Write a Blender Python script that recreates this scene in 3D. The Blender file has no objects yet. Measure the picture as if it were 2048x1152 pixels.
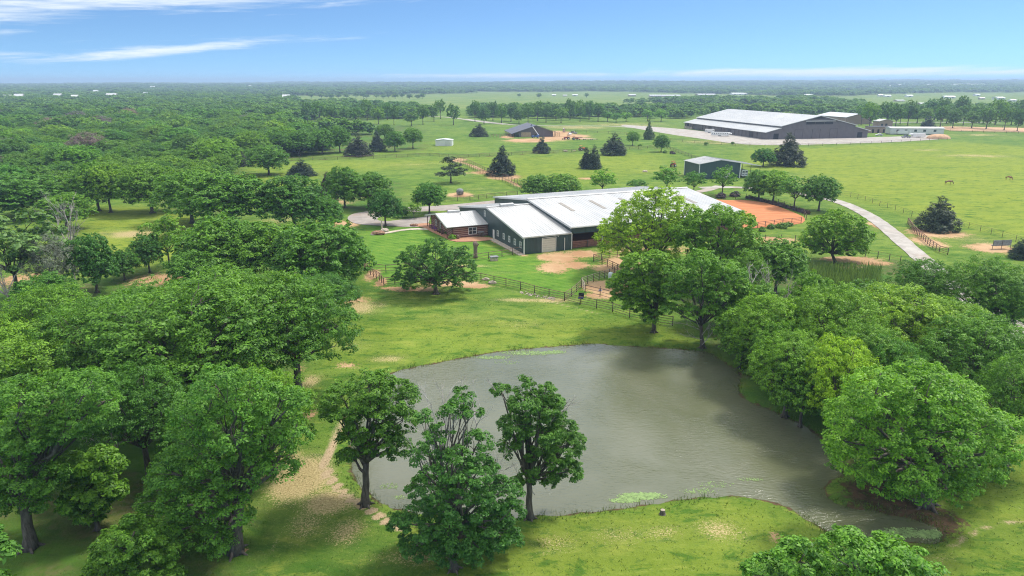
import bpy, math, random
import numpy as np
from mathutils import Vector, Matrix, Euler
R = math.radians
random.seed(7); rng = np.random.default_rng(7)
sc = bpy.context.scene
COL = sc.collection

# ------------------------------------------------------------------ camera
CAM_H, PITCH, FPX = 35.0, R(16.77), 1365.0      # metres, tilt below horizontal, focal length in 2048-px frame units
cam = bpy.data.cameras.new("camera"); camo = bpy.data.objects.new("camera", cam); COL.objects.link(camo)
camo.location = (0, 0, CAM_H); camo.rotation_euler = (R(90) - PITCH, 0, 0)
cam.sensor_width = 36; cam.lens = 36 * FPX / 2048; cam.clip_start = 0.5; cam.clip_end = 30000
sc.camera = camo

# ------------------------------------------------------------------ light, sky, exposure
SUN_EL, SUN_AZ = 58.0, 64.0        # azimuth clockwise from +Y (the view direction): the sun stands behind the scene, to the right
sun = bpy.data.lights.new("sun", 'SUN'); sun.energy = 1.5; sun.angle = R(10); sun.color = (1.0, 0.95, 0.87)
suno = bpy.data.objects.new("sun", sun); COL.objects.link(suno)
sd = Vector((math.sin(R(SUN_AZ)) * math.cos(R(SUN_EL)), math.cos(R(SUN_AZ)) * math.cos(R(SUN_EL)), math.sin(R(SUN_EL))))
suno.rotation_euler = sd.to_track_quat('Z', 'Y').to_euler(); suno.location = sd * 100
sc.view_settings.view_transform = 'Standard'; sc.view_settings.look = 'None'
sc.view_settings.exposure = 1.35; sc.view_settings.gamma = 1.0; sc.view_settings.use_curve_mapping = False
sc.render.engine = 'CYCLES'
try:
    sc.cycles.use_denoising = True; sc.cycles.denoiser = 'OPENIMAGEDENOISE'
except Exception: pass
sc.cycles.denoising_prefilter = 'NONE'; sc.cycles.denoising_input_passes = 'RGB_ALBEDO_NORMAL'; sc.cycles.pixel_filter_type = 'BLACKMAN_HARRIS'; sc.cycles.filter_width = 1.1
sc.cycles.max_bounces = 6; sc.cycles.diffuse_bounces = 3; sc.cycles.glossy_bounces = 2
sc.cycles.transmission_bounces = 3; sc.cycles.volume_bounces = 0; sc.cycles.transparent_max_bounces = 8
sc.cycles.use_adaptive_sampling = False; sc.cycles.sample_clamp_indirect = 4.0; sc.cycles.sample_clamp_direct = 2.5
sc.cycles.caustics_reflective = False; sc.cycles.caustics_refractive = False

class NT:
    """small helper to write shader node trees as expressions"""
    def __init__(s, tree): s.t = tree; s.n = tree.nodes; s.l = tree.links
    def put(s, inp, v):
        if v is None: return
        if isinstance(v, bpy.types.NodeSocket): s.l.new(v, inp)
        elif isinstance(v, (tuple, list)):
            if inp.type == 'RGBA' and len(v) == 3: v = (*v, 1)
            inp.default_value = v
        else:
            try: inp.default_value = v
            except Exception: inp.default_value = (v,) * len(inp.default_value)
    def node(s, typ, props=None, **ins):
        n = s.n.new(typ)
        for k, v in (props or {}).items(): setattr(n, k, v)
        for k, v in ins.items(): s.put(n.inputs[int(k[1:])] if k[0] == 'i' and k[1:].isdigit() else n.inputs[k.replace('_', ' ')], v)
        return n
    def m(s, op, a, b=None, c=None, clamp=False):
        n = s.n.new('ShaderNodeMath'); n.operation = op; n.use_clamp = clamp
        s.put(n.inputs[0], a); s.put(n.inputs[1], b); s.put(n.inputs[2], c); return n.outputs[0]
    def vm(s, op, a, b=None, sc_=None):
        n = s.n.new('ShaderNodeVectorMath'); n.operation = op
        s.put(n.inputs[0], a); s.put(n.inputs[1], b)
        if sc_ is not None: s.put(n.inputs['Scale'], sc_)
        return n.outputs[0]
    def mix(s, f, a, b, blend='MIX'):
        n = s.n.new('ShaderNodeMix'); n.data_type = 'RGBA'; n.blend_type = blend; n.clamp_factor = True
        s.put(n.inputs[0], f); s.put(n.inputs[6], a); s.put(n.inputs[7], b); return n.outputs[2]
    def noise(s, vec, scale, detail=3, rough=0.55, dist=0.0, col=False):
        n = s.n.new('ShaderNodeTexNoise'); s.put(n.inputs['Vector'], vec)
        n.inputs['Scale'].default_value = scale; n.inputs['Detail'].default_value = detail
        n.inputs['Roughness'].default_value = rough; n.inputs['Distortion'].default_value = dist
        return n.outputs[1 if col else 0]
    def ramp(s, v, lo, hi, a=0.0, b=1.0):
        n = s.n.new('ShaderNodeMapRange'); n.interpolation_type = 'SMOOTHSTEP'
        s.put(n.inputs[0], v); s.put(n.inputs[1], lo); s.put(n.inputs[2], hi); s.put(n.inputs[3], a); s.put(n.inputs[4], b)
        return n.outputs[0]

world = bpy.data.worlds.new("World"); sc.world = world; world.use_nodes = True
W = NT(world.node_tree); bg = world.node_tree.nodes['Background']
tc = W.node('ShaderNodeTexCoord').outputs['Generated']
sx = W.node('ShaderNodeSeparateXYZ', i0=tc)
X_, Y_, Z_ = sx.outputs
zc = W.m('MAXIMUM', Z_, 0.0)
# the clear air of the day: the blue stays deep down to a few degrees above the horizon
zz = W.m('ADD', W.m('MULTIPLY', W.m('POWER', zc, 0.55), 0.85), 0.13)
skyv = W.node('ShaderNodeCombineXYZ', i0=X_, i1=Y_, i2=zz).outputs[0]
sky = W.node('ShaderNodeTexSky', dict(sky_type='NISHITA', sun_disc=False, sun_elevation=R(SUN_EL), sun_rotation=R(SUN_AZ),
             altitude=200, air_density=1.0, dust_density=0.35, ozone_density=2.2), Vector=W.vm('NORMALIZE', skyv))
# cirrus: streaks on a high layer, stretched along x
den = W.m('ADD', zc, 0.035)
pu = W.m('DIVIDE', X_, den); pv = W.m('DIVIDE', Y_, den)
ang = W.m('ARCTAN2', X_, Y_)
el = W.m('ARCTANGENT', W.m('DIVIDE', Z_, W.m('SQRT', W.m('ADD', W.m('MULTIPLY', X_, X_), W.m('MULTIPLY', Y_, Y_)))))
sv = W.node('ShaderNodeCombineXYZ', i0=W.m('MULTIPLY', ang, 6.0), i1=W.m('MULTIPLY', W.m('SUBTRACT', el, W.m('MULTIPLY', ang, 0.05)), 85.0), i2=0.0).outputs[0]
fib = W.noise(sv, 1.0, 8, 0.62, 1.1)
fib2 = W.noise(sv, 3.1, 6, 0.7, 0.6)
wisp = W.m('ADD', W.m('MULTIPLY', fib, 0.8), W.m('MULTIPLY', fib2, 0.45))
def streak(a0, e0, la, le, tilt, amp):
    da = W.m('SUBTRACT', ang, a0)
    de = W.m('SUBTRACT', W.m('SUBTRACT', el, e0), W.m('MULTIPLY', da, tilt))
    q = W.m('ADD', W.m('POWER', W.m('ABSOLUTE', W.m('DIVIDE', da, la)), 2.0), W.m('POWER', W.m('ABSOLUTE', W.m('DIVIDE', de, le)), 2.0))
    return W.m('MULTIPLY', W.m('EXPONENT', W.m('MULTIPLY', q, -1.0)), amp)
cl = None
for a in [(-0.47, 0.098, 0.24, 0.017, 0.05, 1.25), (-0.62, 0.078, 0.16, 0.018, 0.10, 1.25), (-0.72, 0.055, 0.14, 0.012, 0.0, 1.1), (-0.66, 0.030, 0.12, 0.006, 0.0, 1.1),
          (-0.45, 0.038, 0.17, 0.0075, 0.10, 1.25), (-0.28, 0.052, 0.12, 0.003, 0.07, 0.5), (0.02, 0.009, 0.30, 0.0040, 0.008, 1.15),
          (0.45, 0.012, 0.32, 0.0060, 0.0, 1.35), (-0.15, 0.010, 0.12, 0.002, 0.0, .9), (1.3, 0.30, 0.5, 0.10, 0.1, .6), (2.6, 0.25, 0.6, 0.10, 0.05, .6), (-1.7, 0.30, 0.6, 0.12, -0.05, .8), (-2.9, 0.5, 0.4, 0.10, 0, .5)]:
    s_ = streak(*a); cl = s_ if cl is None else W.m('MAXIMUM', cl, s_)
cf = W.m('MULTIPLY', W.ramp(W.m('ADD', W.m('MULTIPLY', cl, 0.40), W.m('MULTIPLY', wisp, 1.0)), 0.74, 1.24), 0.85)
blue = W.mix(1.0, sky.outputs[0], W.mix(W.ramp(el, 0.0, 0.12), (0.64, 0.82, 0.82), (0.52, 0.68, 0.76)), 'MULTIPLY')
# thin high cloud thickens overhead, above the part of the sky in view: the ground light is soft and neutral, the pond mirrors grey
veil = W.m('MULTIPLY', W.ramp(el, 0.16, 0.60), W.ramp(W.noise(W.node('ShaderNodeCombineXYZ', i0=pu, i1=pv, i2=0.0).outputs[0], 0.9, 6, .6, .8), .2, .6, .62, .95))
blue = W.mix(veil, blue, (5.6, 5.7, 5.8))
skc = W.mix(cf, blue, (4.4, 4.6, 4.7))
W.put(bg.inputs[0], skc); bg.inputs[1].default_value = 0.1

# ------------------------------------------------------------------ picture pixel -> place on the ground
cp_, sp_ = math.cos(PITCH), math.sin(PITCH)
def ray(px, py):
    a = (px - 1024) / FPX; b = (576 - py) / FPX
    return (a, cp_ + b * sp_, -sp_ + b * cp_)
def G(px, py, z=0.0):
    d = ray(px, py); t = (z - CAM_H) / d[2]; return Vector((d[0] * t, d[1] * t, z))
def V(px, py, y):                       # point on the ray at forward distance y
    d = ray(px, py); t = y / d[1]; return Vector((d[0] * t, y, CAM_H + d[2] * t))
def S(p):                                # pixels (2048 frame) per metre at p
    return FPX / (p[1] * cp_ - (p[2] - CAM_H) * sp_)
def ss(x, a, b):
    t = np.clip((x - a) / (b - a), 0, 1); return t * t * (3 - 2 * t)
def terr(x, y):
    r = ss(y, 1700, 6500)
    return r * (25 + 0.003 * x + 5 * np.sin(x / 900.0 + 1) * np.sin(y / 700.0) + 3 * np.sin(x / 310.0 + y / 500.0))
def GT(px, py):
    d = ray(px, py); t = 60.0
    for _ in range(1400):
        x, y, z = d[0] * t, d[1] * t, CAM_H + d[2] * t
        if z <= terr(x, y): break
        t *= 1.004
        if t > 9500: break
    return Vector((d[0] * t, d[1] * t, float(terr(d[0] * t, d[1] * t))))

# ------------------------------------------------------------------ mesh helpers
def link(o, parent=None):
    COL.objects.link(o)
    if parent is not None: o.parent = parent
    return o
def tag(o, label=None, cat=None, group=None, kind=None):
    if label: o['label'] = label
    if cat: o['category'] = cat
    if group: o['group'] = group
    if kind: o['kind'] = kind
    return o
def empty(name, loc=(0, 0, 0), rz=0, label=None, cat=None, group=None):
    o = bpy.data.objects.new(name, None); COL.objects.link(o); o.location = loc; o.rotation_euler = (0, 0, rz)
    o.empty_display_size = 0.5
    return tag(o, label, cat, group)
class MB:
    def __init__(s): s.v = []; s.f = []
    def add(s, vs, fs):
        b = len(s.v); s.v += [tuple(v) for v in vs]; s.f += [tuple(i + b for i in f) for f in fs]; return s
    def box(s, x0, x1, y0, y1, z0, z1, M=None):
        vs = [Vector((x, y, z)) for z in (z0, z1) for y in (y0, y1) for x in (x0, x1)]
        if M is not None: vs = [M @ v for v in vs]
        return s.add(vs, [(0, 2, 3, 1), (4, 5, 7, 6), (0, 1, 5, 4), (2, 6, 7, 3), (0, 4, 6, 2), (1, 3, 7, 5)])
    def tube(s, pts, rad, n=6, cap=True):
        pts = [Vector(p) for p in pts]; k = len(pts); rads = rad if hasattr(rad, '__len__') else [rad] * k
        vs = []; up = Vector((0, 0, 1))
        for i, p in enumerate(pts):
            d = (pts[min(i + 1, k - 1)] - pts[max(i - 1, 0)]).normalized()
            a = d.cross(up if abs(d.z) < .9 else Vector((1, 0, 0))).normalized(); b = d.cross(a)
            for j in range(n):
                t = 2 * math.pi * j / n; vs.append(p + (a * math.cos(t) + b * math.sin(t)) * rads[i])
        fs = [(i * n + j, i * n + (j + 1) % n, (i + 1) * n + (j + 1) % n, (i + 1) * n + j) for i in range(k - 1) for j in range(n)]
        if cap and n > 2: fs += [tuple(range(n - 1, -1, -1)), tuple((k - 1) * n + j for j in range(n))]
        return s.add(vs, fs)
    def prism(s, poly, axis, a0, a1):
        """poly of (p,q) extruded along axis 'x','y' or 'z'"""
        def mk(p, q, a): return {'x': (a, p, q), 'y': (p, a, q), 'z': (p, q, a)}[axis]
        n = len(poly); vs = [mk(p, q, a0) for p, q in poly] + [mk(p, q, a1) for p, q in poly]
        return s.add(vs, [tuple(range(n - 1, -1, -1)), tuple(range(n, 2 * n))] + [(i, (i + 1) % n, n + (i + 1) % n, n + i) for i in range(n)])
    def ball(s, c, r, nu=8, nv=6, j=0.0):
        c = Vector(c); r = r if hasattr(r, '__len__') else (r, r, r); vs = []
        for i in range(1, nv):
            for k in range(nu):
                t = math.pi * i / nv; p = 2 * math.pi * k / nu; q = 1 + random.uniform(-j, j)
                vs.append((c.x + r[0] * q * math.sin(t) * math.cos(p), c.y + r[1] * q * math.sin(t) * math.sin(p), c.z + r[2] * q * math.cos(t)))
        vs += [(c.x, c.y, c.z + r[2]), (c.x, c.y, c.z - r[2])]; T = len(vs) - 2
        fs = [(i * nu + k, (i + 1) * nu + k, (i + 1) * nu + (k + 1) % nu, i * nu + (k + 1) % nu) for i in range(nv - 2) for k in range(nu)]
        fs += [(T, k, (k + 1) % nu) for k in range(nu)] + [(T + 1, (nv - 2) * nu + (k + 1) % nu, (nv - 2) * nu + k) for k in range(nu)]
        return s.add(vs, fs)
    def mesh(s, name, mat, smooth=False):
        me = bpy.data.meshes.new(name); me.from_pydata(s.v, [], s.f); me.validate()
        if mat: me.materials.append(mat)
        if smooth: me.polygons.foreach_set('use_smooth', [True] * len(me.polygons))
        return me
    def build(s, name, mat, parent=None, smooth=False, loc=None, rz=0):
        o = bpy.data.objects.new(name, s.mesh(name, mat, smooth)); link(o, parent)
        if loc is not None: o.location = loc
        o.rotation_euler = (0, 0, rz)
        return o
def share(o_or_me, name, parent=None, loc=(0, 0, 0), rz=0, scale=None):
    me = o_or_me if isinstance(o_or_me, bpy.types.Mesh) else o_or_me.data
    o = bpy.data.objects.new(name, me); link(o, parent); o.location = loc; o.rotation_euler = (0, 0, rz)
    if scale is not None: o.scale = scale
    return o
def npmesh(name, verts, quads, mat, smooth=False, tris=None):
    me = bpy.data.meshes.new(name); nv = len(verts); nq = len(quads)
    me.vertices.add(nv); me.vertices.foreach_set('co', np.ascontiguousarray(verts, dtype=np.float32).ravel())
    k = quads.shape[1]
    me.loops.add(nq * k); me.loops.foreach_set('vertex_index', np.ascontiguousarray(quads, dtype=np.int32).ravel())
    me.polygons.add(nq); me.polygons.foreach_set('loop_start', np.arange(0, nq * k, k, dtype=np.int32))
    if smooth: me.polygons.foreach_set('use_smooth', np.ones(nq, dtype=bool))
    me.update(calc_edges=True)
    if mat: me.materials.append(mat)
    return me

# ------------------------------------------------------------------ materials
def mat(name, build):
    m = bpy.data.materials.new(name); m.use_nodes = True; t = NT(m.node_tree)
    p = m.node_tree.nodes['Principled BSDF']; build(t, p, m.node_tree.nodes['Material Output']); return m
def pos(t): return t.node('ShaderNodeNewGeometry').outputs['Position']
def obc(t): return t.node('ShaderNodeTexCoord').outputs['Object']
def bump(t, p, h, strength=0.3, dist=0.05):
    b = t.node('ShaderNodeBump', Strength=strength, Distance=dist, Height=h); t.put(p.inputs['Normal'], b.outputs[0])
def plain(name, c, rough=0.6, var=0.12, scale=1.5, metal=0.0, spec=0.4, bmp=0.0):
    def b(t, p, o):
        n = t.noise(obc(t), scale, 5, 0.6)
        f = t.ramp(n, 0.3, 0.7)
        lo = tuple(max(0, x * (1 - var)) for x in c); hi = tuple(x * (1 + var) for x in c)
        t.put(p.inputs['Base Color'], t.mix(f, lo, hi)); p.inputs['Roughness'].default_value = rough
        p.inputs['Metallic'].default_value = metal; p.inputs['Specular IOR Level'].default_value = spec
        if bmp: bump(t, p, t.noise(obc(t), scale * 8, 4), bmp, 0.02)
    return mat(name, b)
def leafmat(name, dark, light, trans=0.3, tcol=None, patch=0.35):
    def b(t, p, o):
        g = t.node('ShaderNodeNewGeometry'); oi = t.node('ShaderNodeObjectInfo')
        r = g.outputs['Random Per Island']
        n = t.noise(obc(t), 0.45, 3, 0.6)
        f = t.m('ADD', t.m('MULTIPLY', r, 0.65), t.m('MULTIPLY', t.ramp(n, 0.3, 0.7), patch))
        c = t.mix(f, dark, light)
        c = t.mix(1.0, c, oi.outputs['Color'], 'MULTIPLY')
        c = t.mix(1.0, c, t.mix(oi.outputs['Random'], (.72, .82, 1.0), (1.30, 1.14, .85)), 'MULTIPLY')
        st_ = t.noise(pos(t), .013, 3, .6)
        c = t.mix(1.0, c, t.mix(t.ramp(st_, .36, .64), (.74, .84, .98), (1.22, 1.12, .92)), 'MULTIPLY')
        t.put(p.inputs['Base Color'], c); p.inputs['Roughness'].default_value = 0.5
        p.inputs['Specular IOR Level'].default_value = 0.35
        tr = t.node('ShaderNodeBsdfTranslucent')
        t.put(tr.inputs[0], t.mix(1.0, c, (1.5, 1.45, 0.55), 'MULTIPLY'))
        mx = t.node('ShaderNodeMixShader', i0=trans); t.l.new(p.outputs[0], mx.inputs[1]); t.l.new(tr.outputs[0], mx.inputs[2])
        t.l.new(mx.outputs[0], o.inputs[0])
    return mat(name, b)
M = {}
M['leaf'] = leafmat('broadleaf foliage', (0.030, 0.112, 0.010), (0.220, 0.450, 0.040), 0.30)
M['twig'] = leafmat('grey twig crown', (0.10, 0.082, 0.085), (0.27, 0.225, 0.225), .1)
M['plum'] = leafmat('grey-purple foliage', (0.050, 0.035, 0.048), (0.16, 0.125, 0.145), .15)
M['needle'] = leafmat('cedar foliage', (0.016, 0.040, 0.026), (0.070, 0.112, 0.066), 0.15)
def barkb(t, p, o):
    v = t.node('ShaderNodeMapping', Vector=obc(t), Scale=(6, 6, 1.2)).outputs[0]
    n = t.noise(v, 1.0, 6, 0.7); t.put(p.inputs['Base Color'], t.mix(t.ramp(n, .3, .7), (0.045, 0.036, 0.028), (0.17, 0.145, 0.12)))
    p.inputs['Roughness'].default_value = 0.9; bump(t, p, n, 0.8, 0.05)
M['bark'] = mat('bark', barkb)
M['deadwood'] = plain('dead wood', (0.40, 0.36, 0.32), 0.9, 0.35, 3)
M['steel'] = plain('pale steel trim', (0.62, 0.63, 0.62), 0.45, 0.08, 0.6)
def roofb(base, streak, rough=0.42):
    def b(t, p, o):
        c = obc(t)
        big = t.noise(c, 0.12, 4, 0.6); v = t.node('ShaderNodeMapping', Vector=c, Scale=(1.6, 0.08, 0.3)).outputs[0]
        st = t.noise(v, 1.0, 4, 0.65); fine = t.noise(c, 6.0, 3, .7)
        f = t.m('ADD', t.m('MULTIPLY', t.ramp(st, .3, .72), 0.6), t.m('MULTIPLY', t.ramp(big, .35, .7), 0.4))
        col = t.mix(f, streak, base); col = t.mix(t.m('MULTIPLY', t.ramp(fine, .55, .8), .3), col, streak)
        t.put(p.inputs['Base Color'], col); t.put(p.inputs['Roughness'], t.ramp(big, .2, .8, rough - .08, rough + .12))
        p.inputs['Metallic'].default_value = 0.25
    return b
M['roof'] = mat('galvanised roof sheet', roofb((0.66, 0.65, 0.63), (0.48, 0.48, 0.47)))
M['greyroof'] = mat('pale grey roof sheet', roofb((0.70, 0.69, 0.67), (0.60, 0.60, 0.59)))
M['darkroof'] = mat('brown grey roof sheet', roofb((0.17, 0.155, 0.16), (0.11, 0.10, 0.11)))
def sidingb(c1, c2, pitch=0.32):
    def b(t, p, o):
        c = obc(t); s = t.node('ShaderNodeSeparateXYZ', i0=c)
        run = t.m('ADD', s.outputs[0], s.outputs[1])
        w = t.m('SINE', t.m('MULTIPLY', run, 2 * math.pi / pitch))
        n = t.noise(c, 0.5, 5, .65); v = t.node('ShaderNodeMapping', Vector=c, Scale=(2, 2, .15)).outputs[0]; st = t.noise(v, 1.3, 4, .6)
        f = t.m('ADD', t.m('MULTIPLY', t.ramp(n, .3, .7), .5), t.m('MULTIPLY', t.ramp(st, .35, .7), .5))
        t.put(p.inputs['Base Color'], t.mix(f, c1, c2)); p.inputs['Roughness'].default_value = .4
        bump(t, p, w, .6, .03)
    return b
M['green'] = mat('dark green siding', sidingb((0.026, 0.052, 0.058), (0.048, 0.088, 0.092)))
M['greensoft'] = mat('green trim steel', sidingb((0.03, 0.05, 0.055), (0.045, 0.075, 0.08)))
M['brown'] = mat('taupe siding', sidingb((0.105, 0.088, 0.092), (0.14, 0.12, 0.122), 0.9))
M['taupetrim'] = plain('dark taupe trim', (0.06, 0.05, 0.055))
M['white'] = plain('white paint', (0.74, 0.74, 0.72), .45, .06)
M['door'] = plain('cream overhead door', (0.60, 0.57, 0.50), .5, .05)
M['black'] = plain('black rubber', (0.02, 0.02, 0.022), .6, .2)
M['dark'] = plain('painted opening shade', (0.012, 0.012, 0.014), .8, .1)  # near-black: the shade inside openings is put into this colour
M['glass'] = plain('dark glass', (0.02, 0.03, 0.04), .08, .1, spec=.8)
def logb(t, p, o):
    c = obc(t); v = t.node('ShaderNodeMapping', Vector=c, Scale=(1, 1, 6)).outputs[0]
    n = t.noise(v, 2.0, 5, .65); t.put(p.inputs['Base Color'], t.mix(t.ramp(n, .3, .7), (0.085, 0.022, 0.016), (0.20, 0.060, 0.042)))
    p.inputs['Roughness'].default_value = .6
M['log'] = mat('stained log', logb)
M['chink'] = plain('log chinking', (0.40, 0.27, 0.22), .9, .1)
M['pipe'] = plain('weathered pipe', (0.19, 0.125, 0.095), .75, .3, 1.0)
M['pipedark'] = plain('rusted post', (0.085, 0.06, 0.05), .85, .3, 2.0)
M['redpipe'] = plain('rust red board', (0.25, 0.115, 0.085), .75, .2, 2)
M['stone'] = plain('limestone', (0.46, 0.39, 0.31), .9, .3, 3, bmp=.4)
M['redstone'] = plain('red sandstone', (0.30, 0.17, 0.11), .9, .35, 2, bmp=.5)
M['brick'] = plain('brick paving', (0.42, 0.22, 0.13), .9, .25, 6, bmp=.3)
M['redpaint'] = plain('red machine paint', (0.32, 0.05, 0.03), .4, .2, 2)
M['orangepaint'] = plain('orange machine paint', (0.62, 0.17, 0.03), .4, .2, 2)
M['bluepaint'] = plain('blue paint', (0.04, 0.12, 0.38), .4, .15, 2)
M['purplepaint'] = plain('purple paint', (0.16, 0.05, 0.26), .5, .2, 2)
M['navy'] = plain('navy plastic', (0.02, 0.04, 0.12), .4, .15, 2)
M['greybox'] = plain('weathered grey metal', (0.22, 0.23, 0.24), .6, .25, 2)
M['wood'] = plain('raw timber', (0.46, 0.33, 0.21), .85, .25, 3)
M['greywood'] = plain('weathered wood', (0.19, 0.14, 0.11), .9, .3, 3)
M['hidehorse'] = plain('bay horse coat', (0.24, 0.13, 0.075), .6, .25, 3)
M['hidehorse2'] = plain('chestnut horse coat', (0.30, 0.15, 0.08), .6, .25, 3)
M['hidedark'] = plain('dark mane', (0.03, 0.02, 0.015), .7, .2, 3)
M['sand'] = plain('pale sand', (0.55, 0.34, 0.20), .95, .2, .6, bmp=.4)
M['brickwall'] = plain('tan brick', (0.34, 0.24, 0.19), .9, .15, 2)
M['skylight'] = plain('aged translucent roof panel', (0.30, 0.27, 0.23), .5, .15, 1)

# ------------------------------------------------------------------ haze
def hazeb(t, p, o):
    v = t.node('ShaderNodeVolumePrincipled'); v.inputs['Density'].default_value = 0.00022; v.inputs['Anisotropy'].default_value = 0.2
    v.inputs['Color'].default_value = (0.58, 0.76, 1.0, 1)
    t.l.new(v.outputs[0], o.inputs['Volume']); t.n.remove(p)
hm = mat('haze', hazeb); hm.cycles.homogeneous_volume = True if hasattr(hm, 'cycles') and hasattr(hm.cycles, 'homogeneous_volume') else None
hz = MB().box(-8200, 8200, -300, 9300, -8, 74).build('haze', hm)
tag(hz, 'thin pale air that veils the far woods and fields', kind='stuff'); hz.display_type = 'WIRE'

# ------------------------------------------------------------------ ground, pond, roads
def pxs(s): return [tuple(float(c) for c in p.split(',')) for p in s.split()]
def gpoly(s): return [(G(a, b).x, G(a, b).y) for a, b in (pxs(s) if isinstance(s, str) else s)]
def smooth_poly(P, it=2, closed=True):
    for _ in range(it):
        Q = []; n = len(P)
        for i in range(n if closed else n - 1):
            a, b = P[i], P[(i + 1) % n]
            Q += [(a[0] * .75 + b[0] * .25, a[1] * .75 + b[1] * .25), (a[0] * .25 + b[0] * .75, a[1] * .25 + b[1] * .75)]
        if not closed: Q = [P[0]] + Q + [P[-1]]
        P = Q
    return P
def sdist(X, Y, P, closed=True):
    """signed distance to polygon (negative inside); plain distance to an open line"""
    d = np.full(X.shape, 1e9); ins = np.zeros(X.shape, bool); n = len(P)
    for i in range(n if closed else n - 1):
        ax, ay = P[i]; bx, by = P[(i + 1) % n]
        ex, ey = bx - ax, by - ay; L = ex * ex + ey * ey + 1e-12
        t = np.clip(((X - ax) * ex + (Y - ay) * ey) / L, 0, 1)
        d = np.minimum(d, (X - ax - t * ex) ** 2 + (Y - ay - t * ey) ** 2)
        if closed and ay != by:
            c = ((ay > Y) != (by > Y)) & (X < (bx - ax) * (Y - ay) / (by - ay) + ax); ins ^= c
    d = np.sqrt(d)
    return np.where(ins, -d, d) if closed else d
POND = smooth_poly(gpoly("782,741 850,728 920,715 1000,700 1080,693 1150,688 1185,684 1240,689 1300,692 1380,698 1415,700 1447,722 1488,748 1470,771 1488,799 1535,814 1576,835 1627,858 1668,899 1690,925 1680,950 1648,961 1645,981 1673,1007 1745,1017 1822,1034 1880,1050 1890,1075 1848,1082 1797,1076 1740,1080 1700,1076 1655,1060 1622,1038 1591,1017 1540,997 1488,988 1411,988 1360,994 1257,1010 1180,1020 1068,1029 940,1028 822,1020 781,1008 740,987 716,959 701,926 700,895 712,850 735,800 760,765"), 2)
def axis(lo, hi, f0, f1, step, g):
    a = list(np.arange(f0, f1, step)); s = step; x = f0
    while x > lo: s = min(s * (1 + g), 250); x -= s; a.insert(0, x)
    s = step; x = a[-1]
    while x < hi: s = min(s * (1 + g), 250); x += s; a.append(x)
    return np.array(a)
ax_x = axis(-8000, 8000, -42, 62, 0.75, 0.028)
ax_y = axis(5, 9100, 30, 112, 0.75, 0.014)
GX, GY = np.meshgrid(ax_x, ax_y)
near = (GY < 130) & (GX > -60) & (GX < 90)
sdp = np.full(GX.shape, 99.0); sdp[near] = sdist(GX[near], GY[near], POND)
wob = 0.25 * np.sin(GX * 2.1 + 1.3 * np.sin(GY * 1.7)) + 0.2 * np.sin(GY * 2.7 + GX)
WATER_Z = -0.22
GZ = terr(GX, GY) - np.where(sdp < 1.2, np.minimum(1.6, np.maximum(0, (1.2 - sdp + 0.6 * wob)) * 0.19), 0)
rol = 0.05 * np.sin(GX * .21 + 1) * np.sin(GY * .17) + 0.03 * np.sin(GX * .5) * np.sin(GY * .43 + 2)
GZ += np.where((GY < 120) & (sdp > 3), rol * np.clip((sdp - 3) / 5, 0, 1), 0)
def gz(x, y):
    i = int(np.clip(np.searchsorted(ax_x, x) - 1, 0, len(ax_x) - 2)); j = int(np.clip(np.searchsorted(ax_y, y) - 1, 0, len(ax_y) - 2))
    fx = (x - ax_x[i]) / (ax_x[i + 1] - ax_x[i]); fy = (y - ax_y[j]) / (ax_y[j + 1] - ax_y[j])
    return float((GZ[j, i] * (1 - fx) + GZ[j, i + 1] * fx) * (1 - fy) + (GZ[j + 1, i] * (1 - fx) + GZ[j + 1, i + 1] * fx) * fy)
CH = {k: np.zeros(GX.shape) for k in ('dirt', 'straw', 'yellow', 'litter', 'lawn', 'mud_shade', 'track', 'pale')}
def ell(ch, px, py, rx, ry, st=1.0):
    c = G(px, py); ax_ = rx / S(c); y0 = G(px, py - ry).y; y1 = G(px, py + ry).y; ay_ = max((y0 - y1) / 2, 0.5); cy = (y0 + y1) / 2
    q = ((GX - c.x) / ax_) ** 2 + ((GY - cy) / ay_) ** 2
    CH[ch] = np.maximum(CH[ch], st * np.exp(-q * 0.8))
def zone(ch, s, soft, st=1.0):
    P = gpoly(s); d = sdist(GX, GY, P); CH[ch] = np.maximum(CH[ch], st * ss(-d, -soft, soft))
def trail(ch, s, w, st=1.0):
    P = smooth_poly(gpoly(s), 2, False); d = sdist(GX, GY, P, False); CH[ch] = np.maximum(CH[ch], st * np.exp(-(d / w) ** 2))
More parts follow.
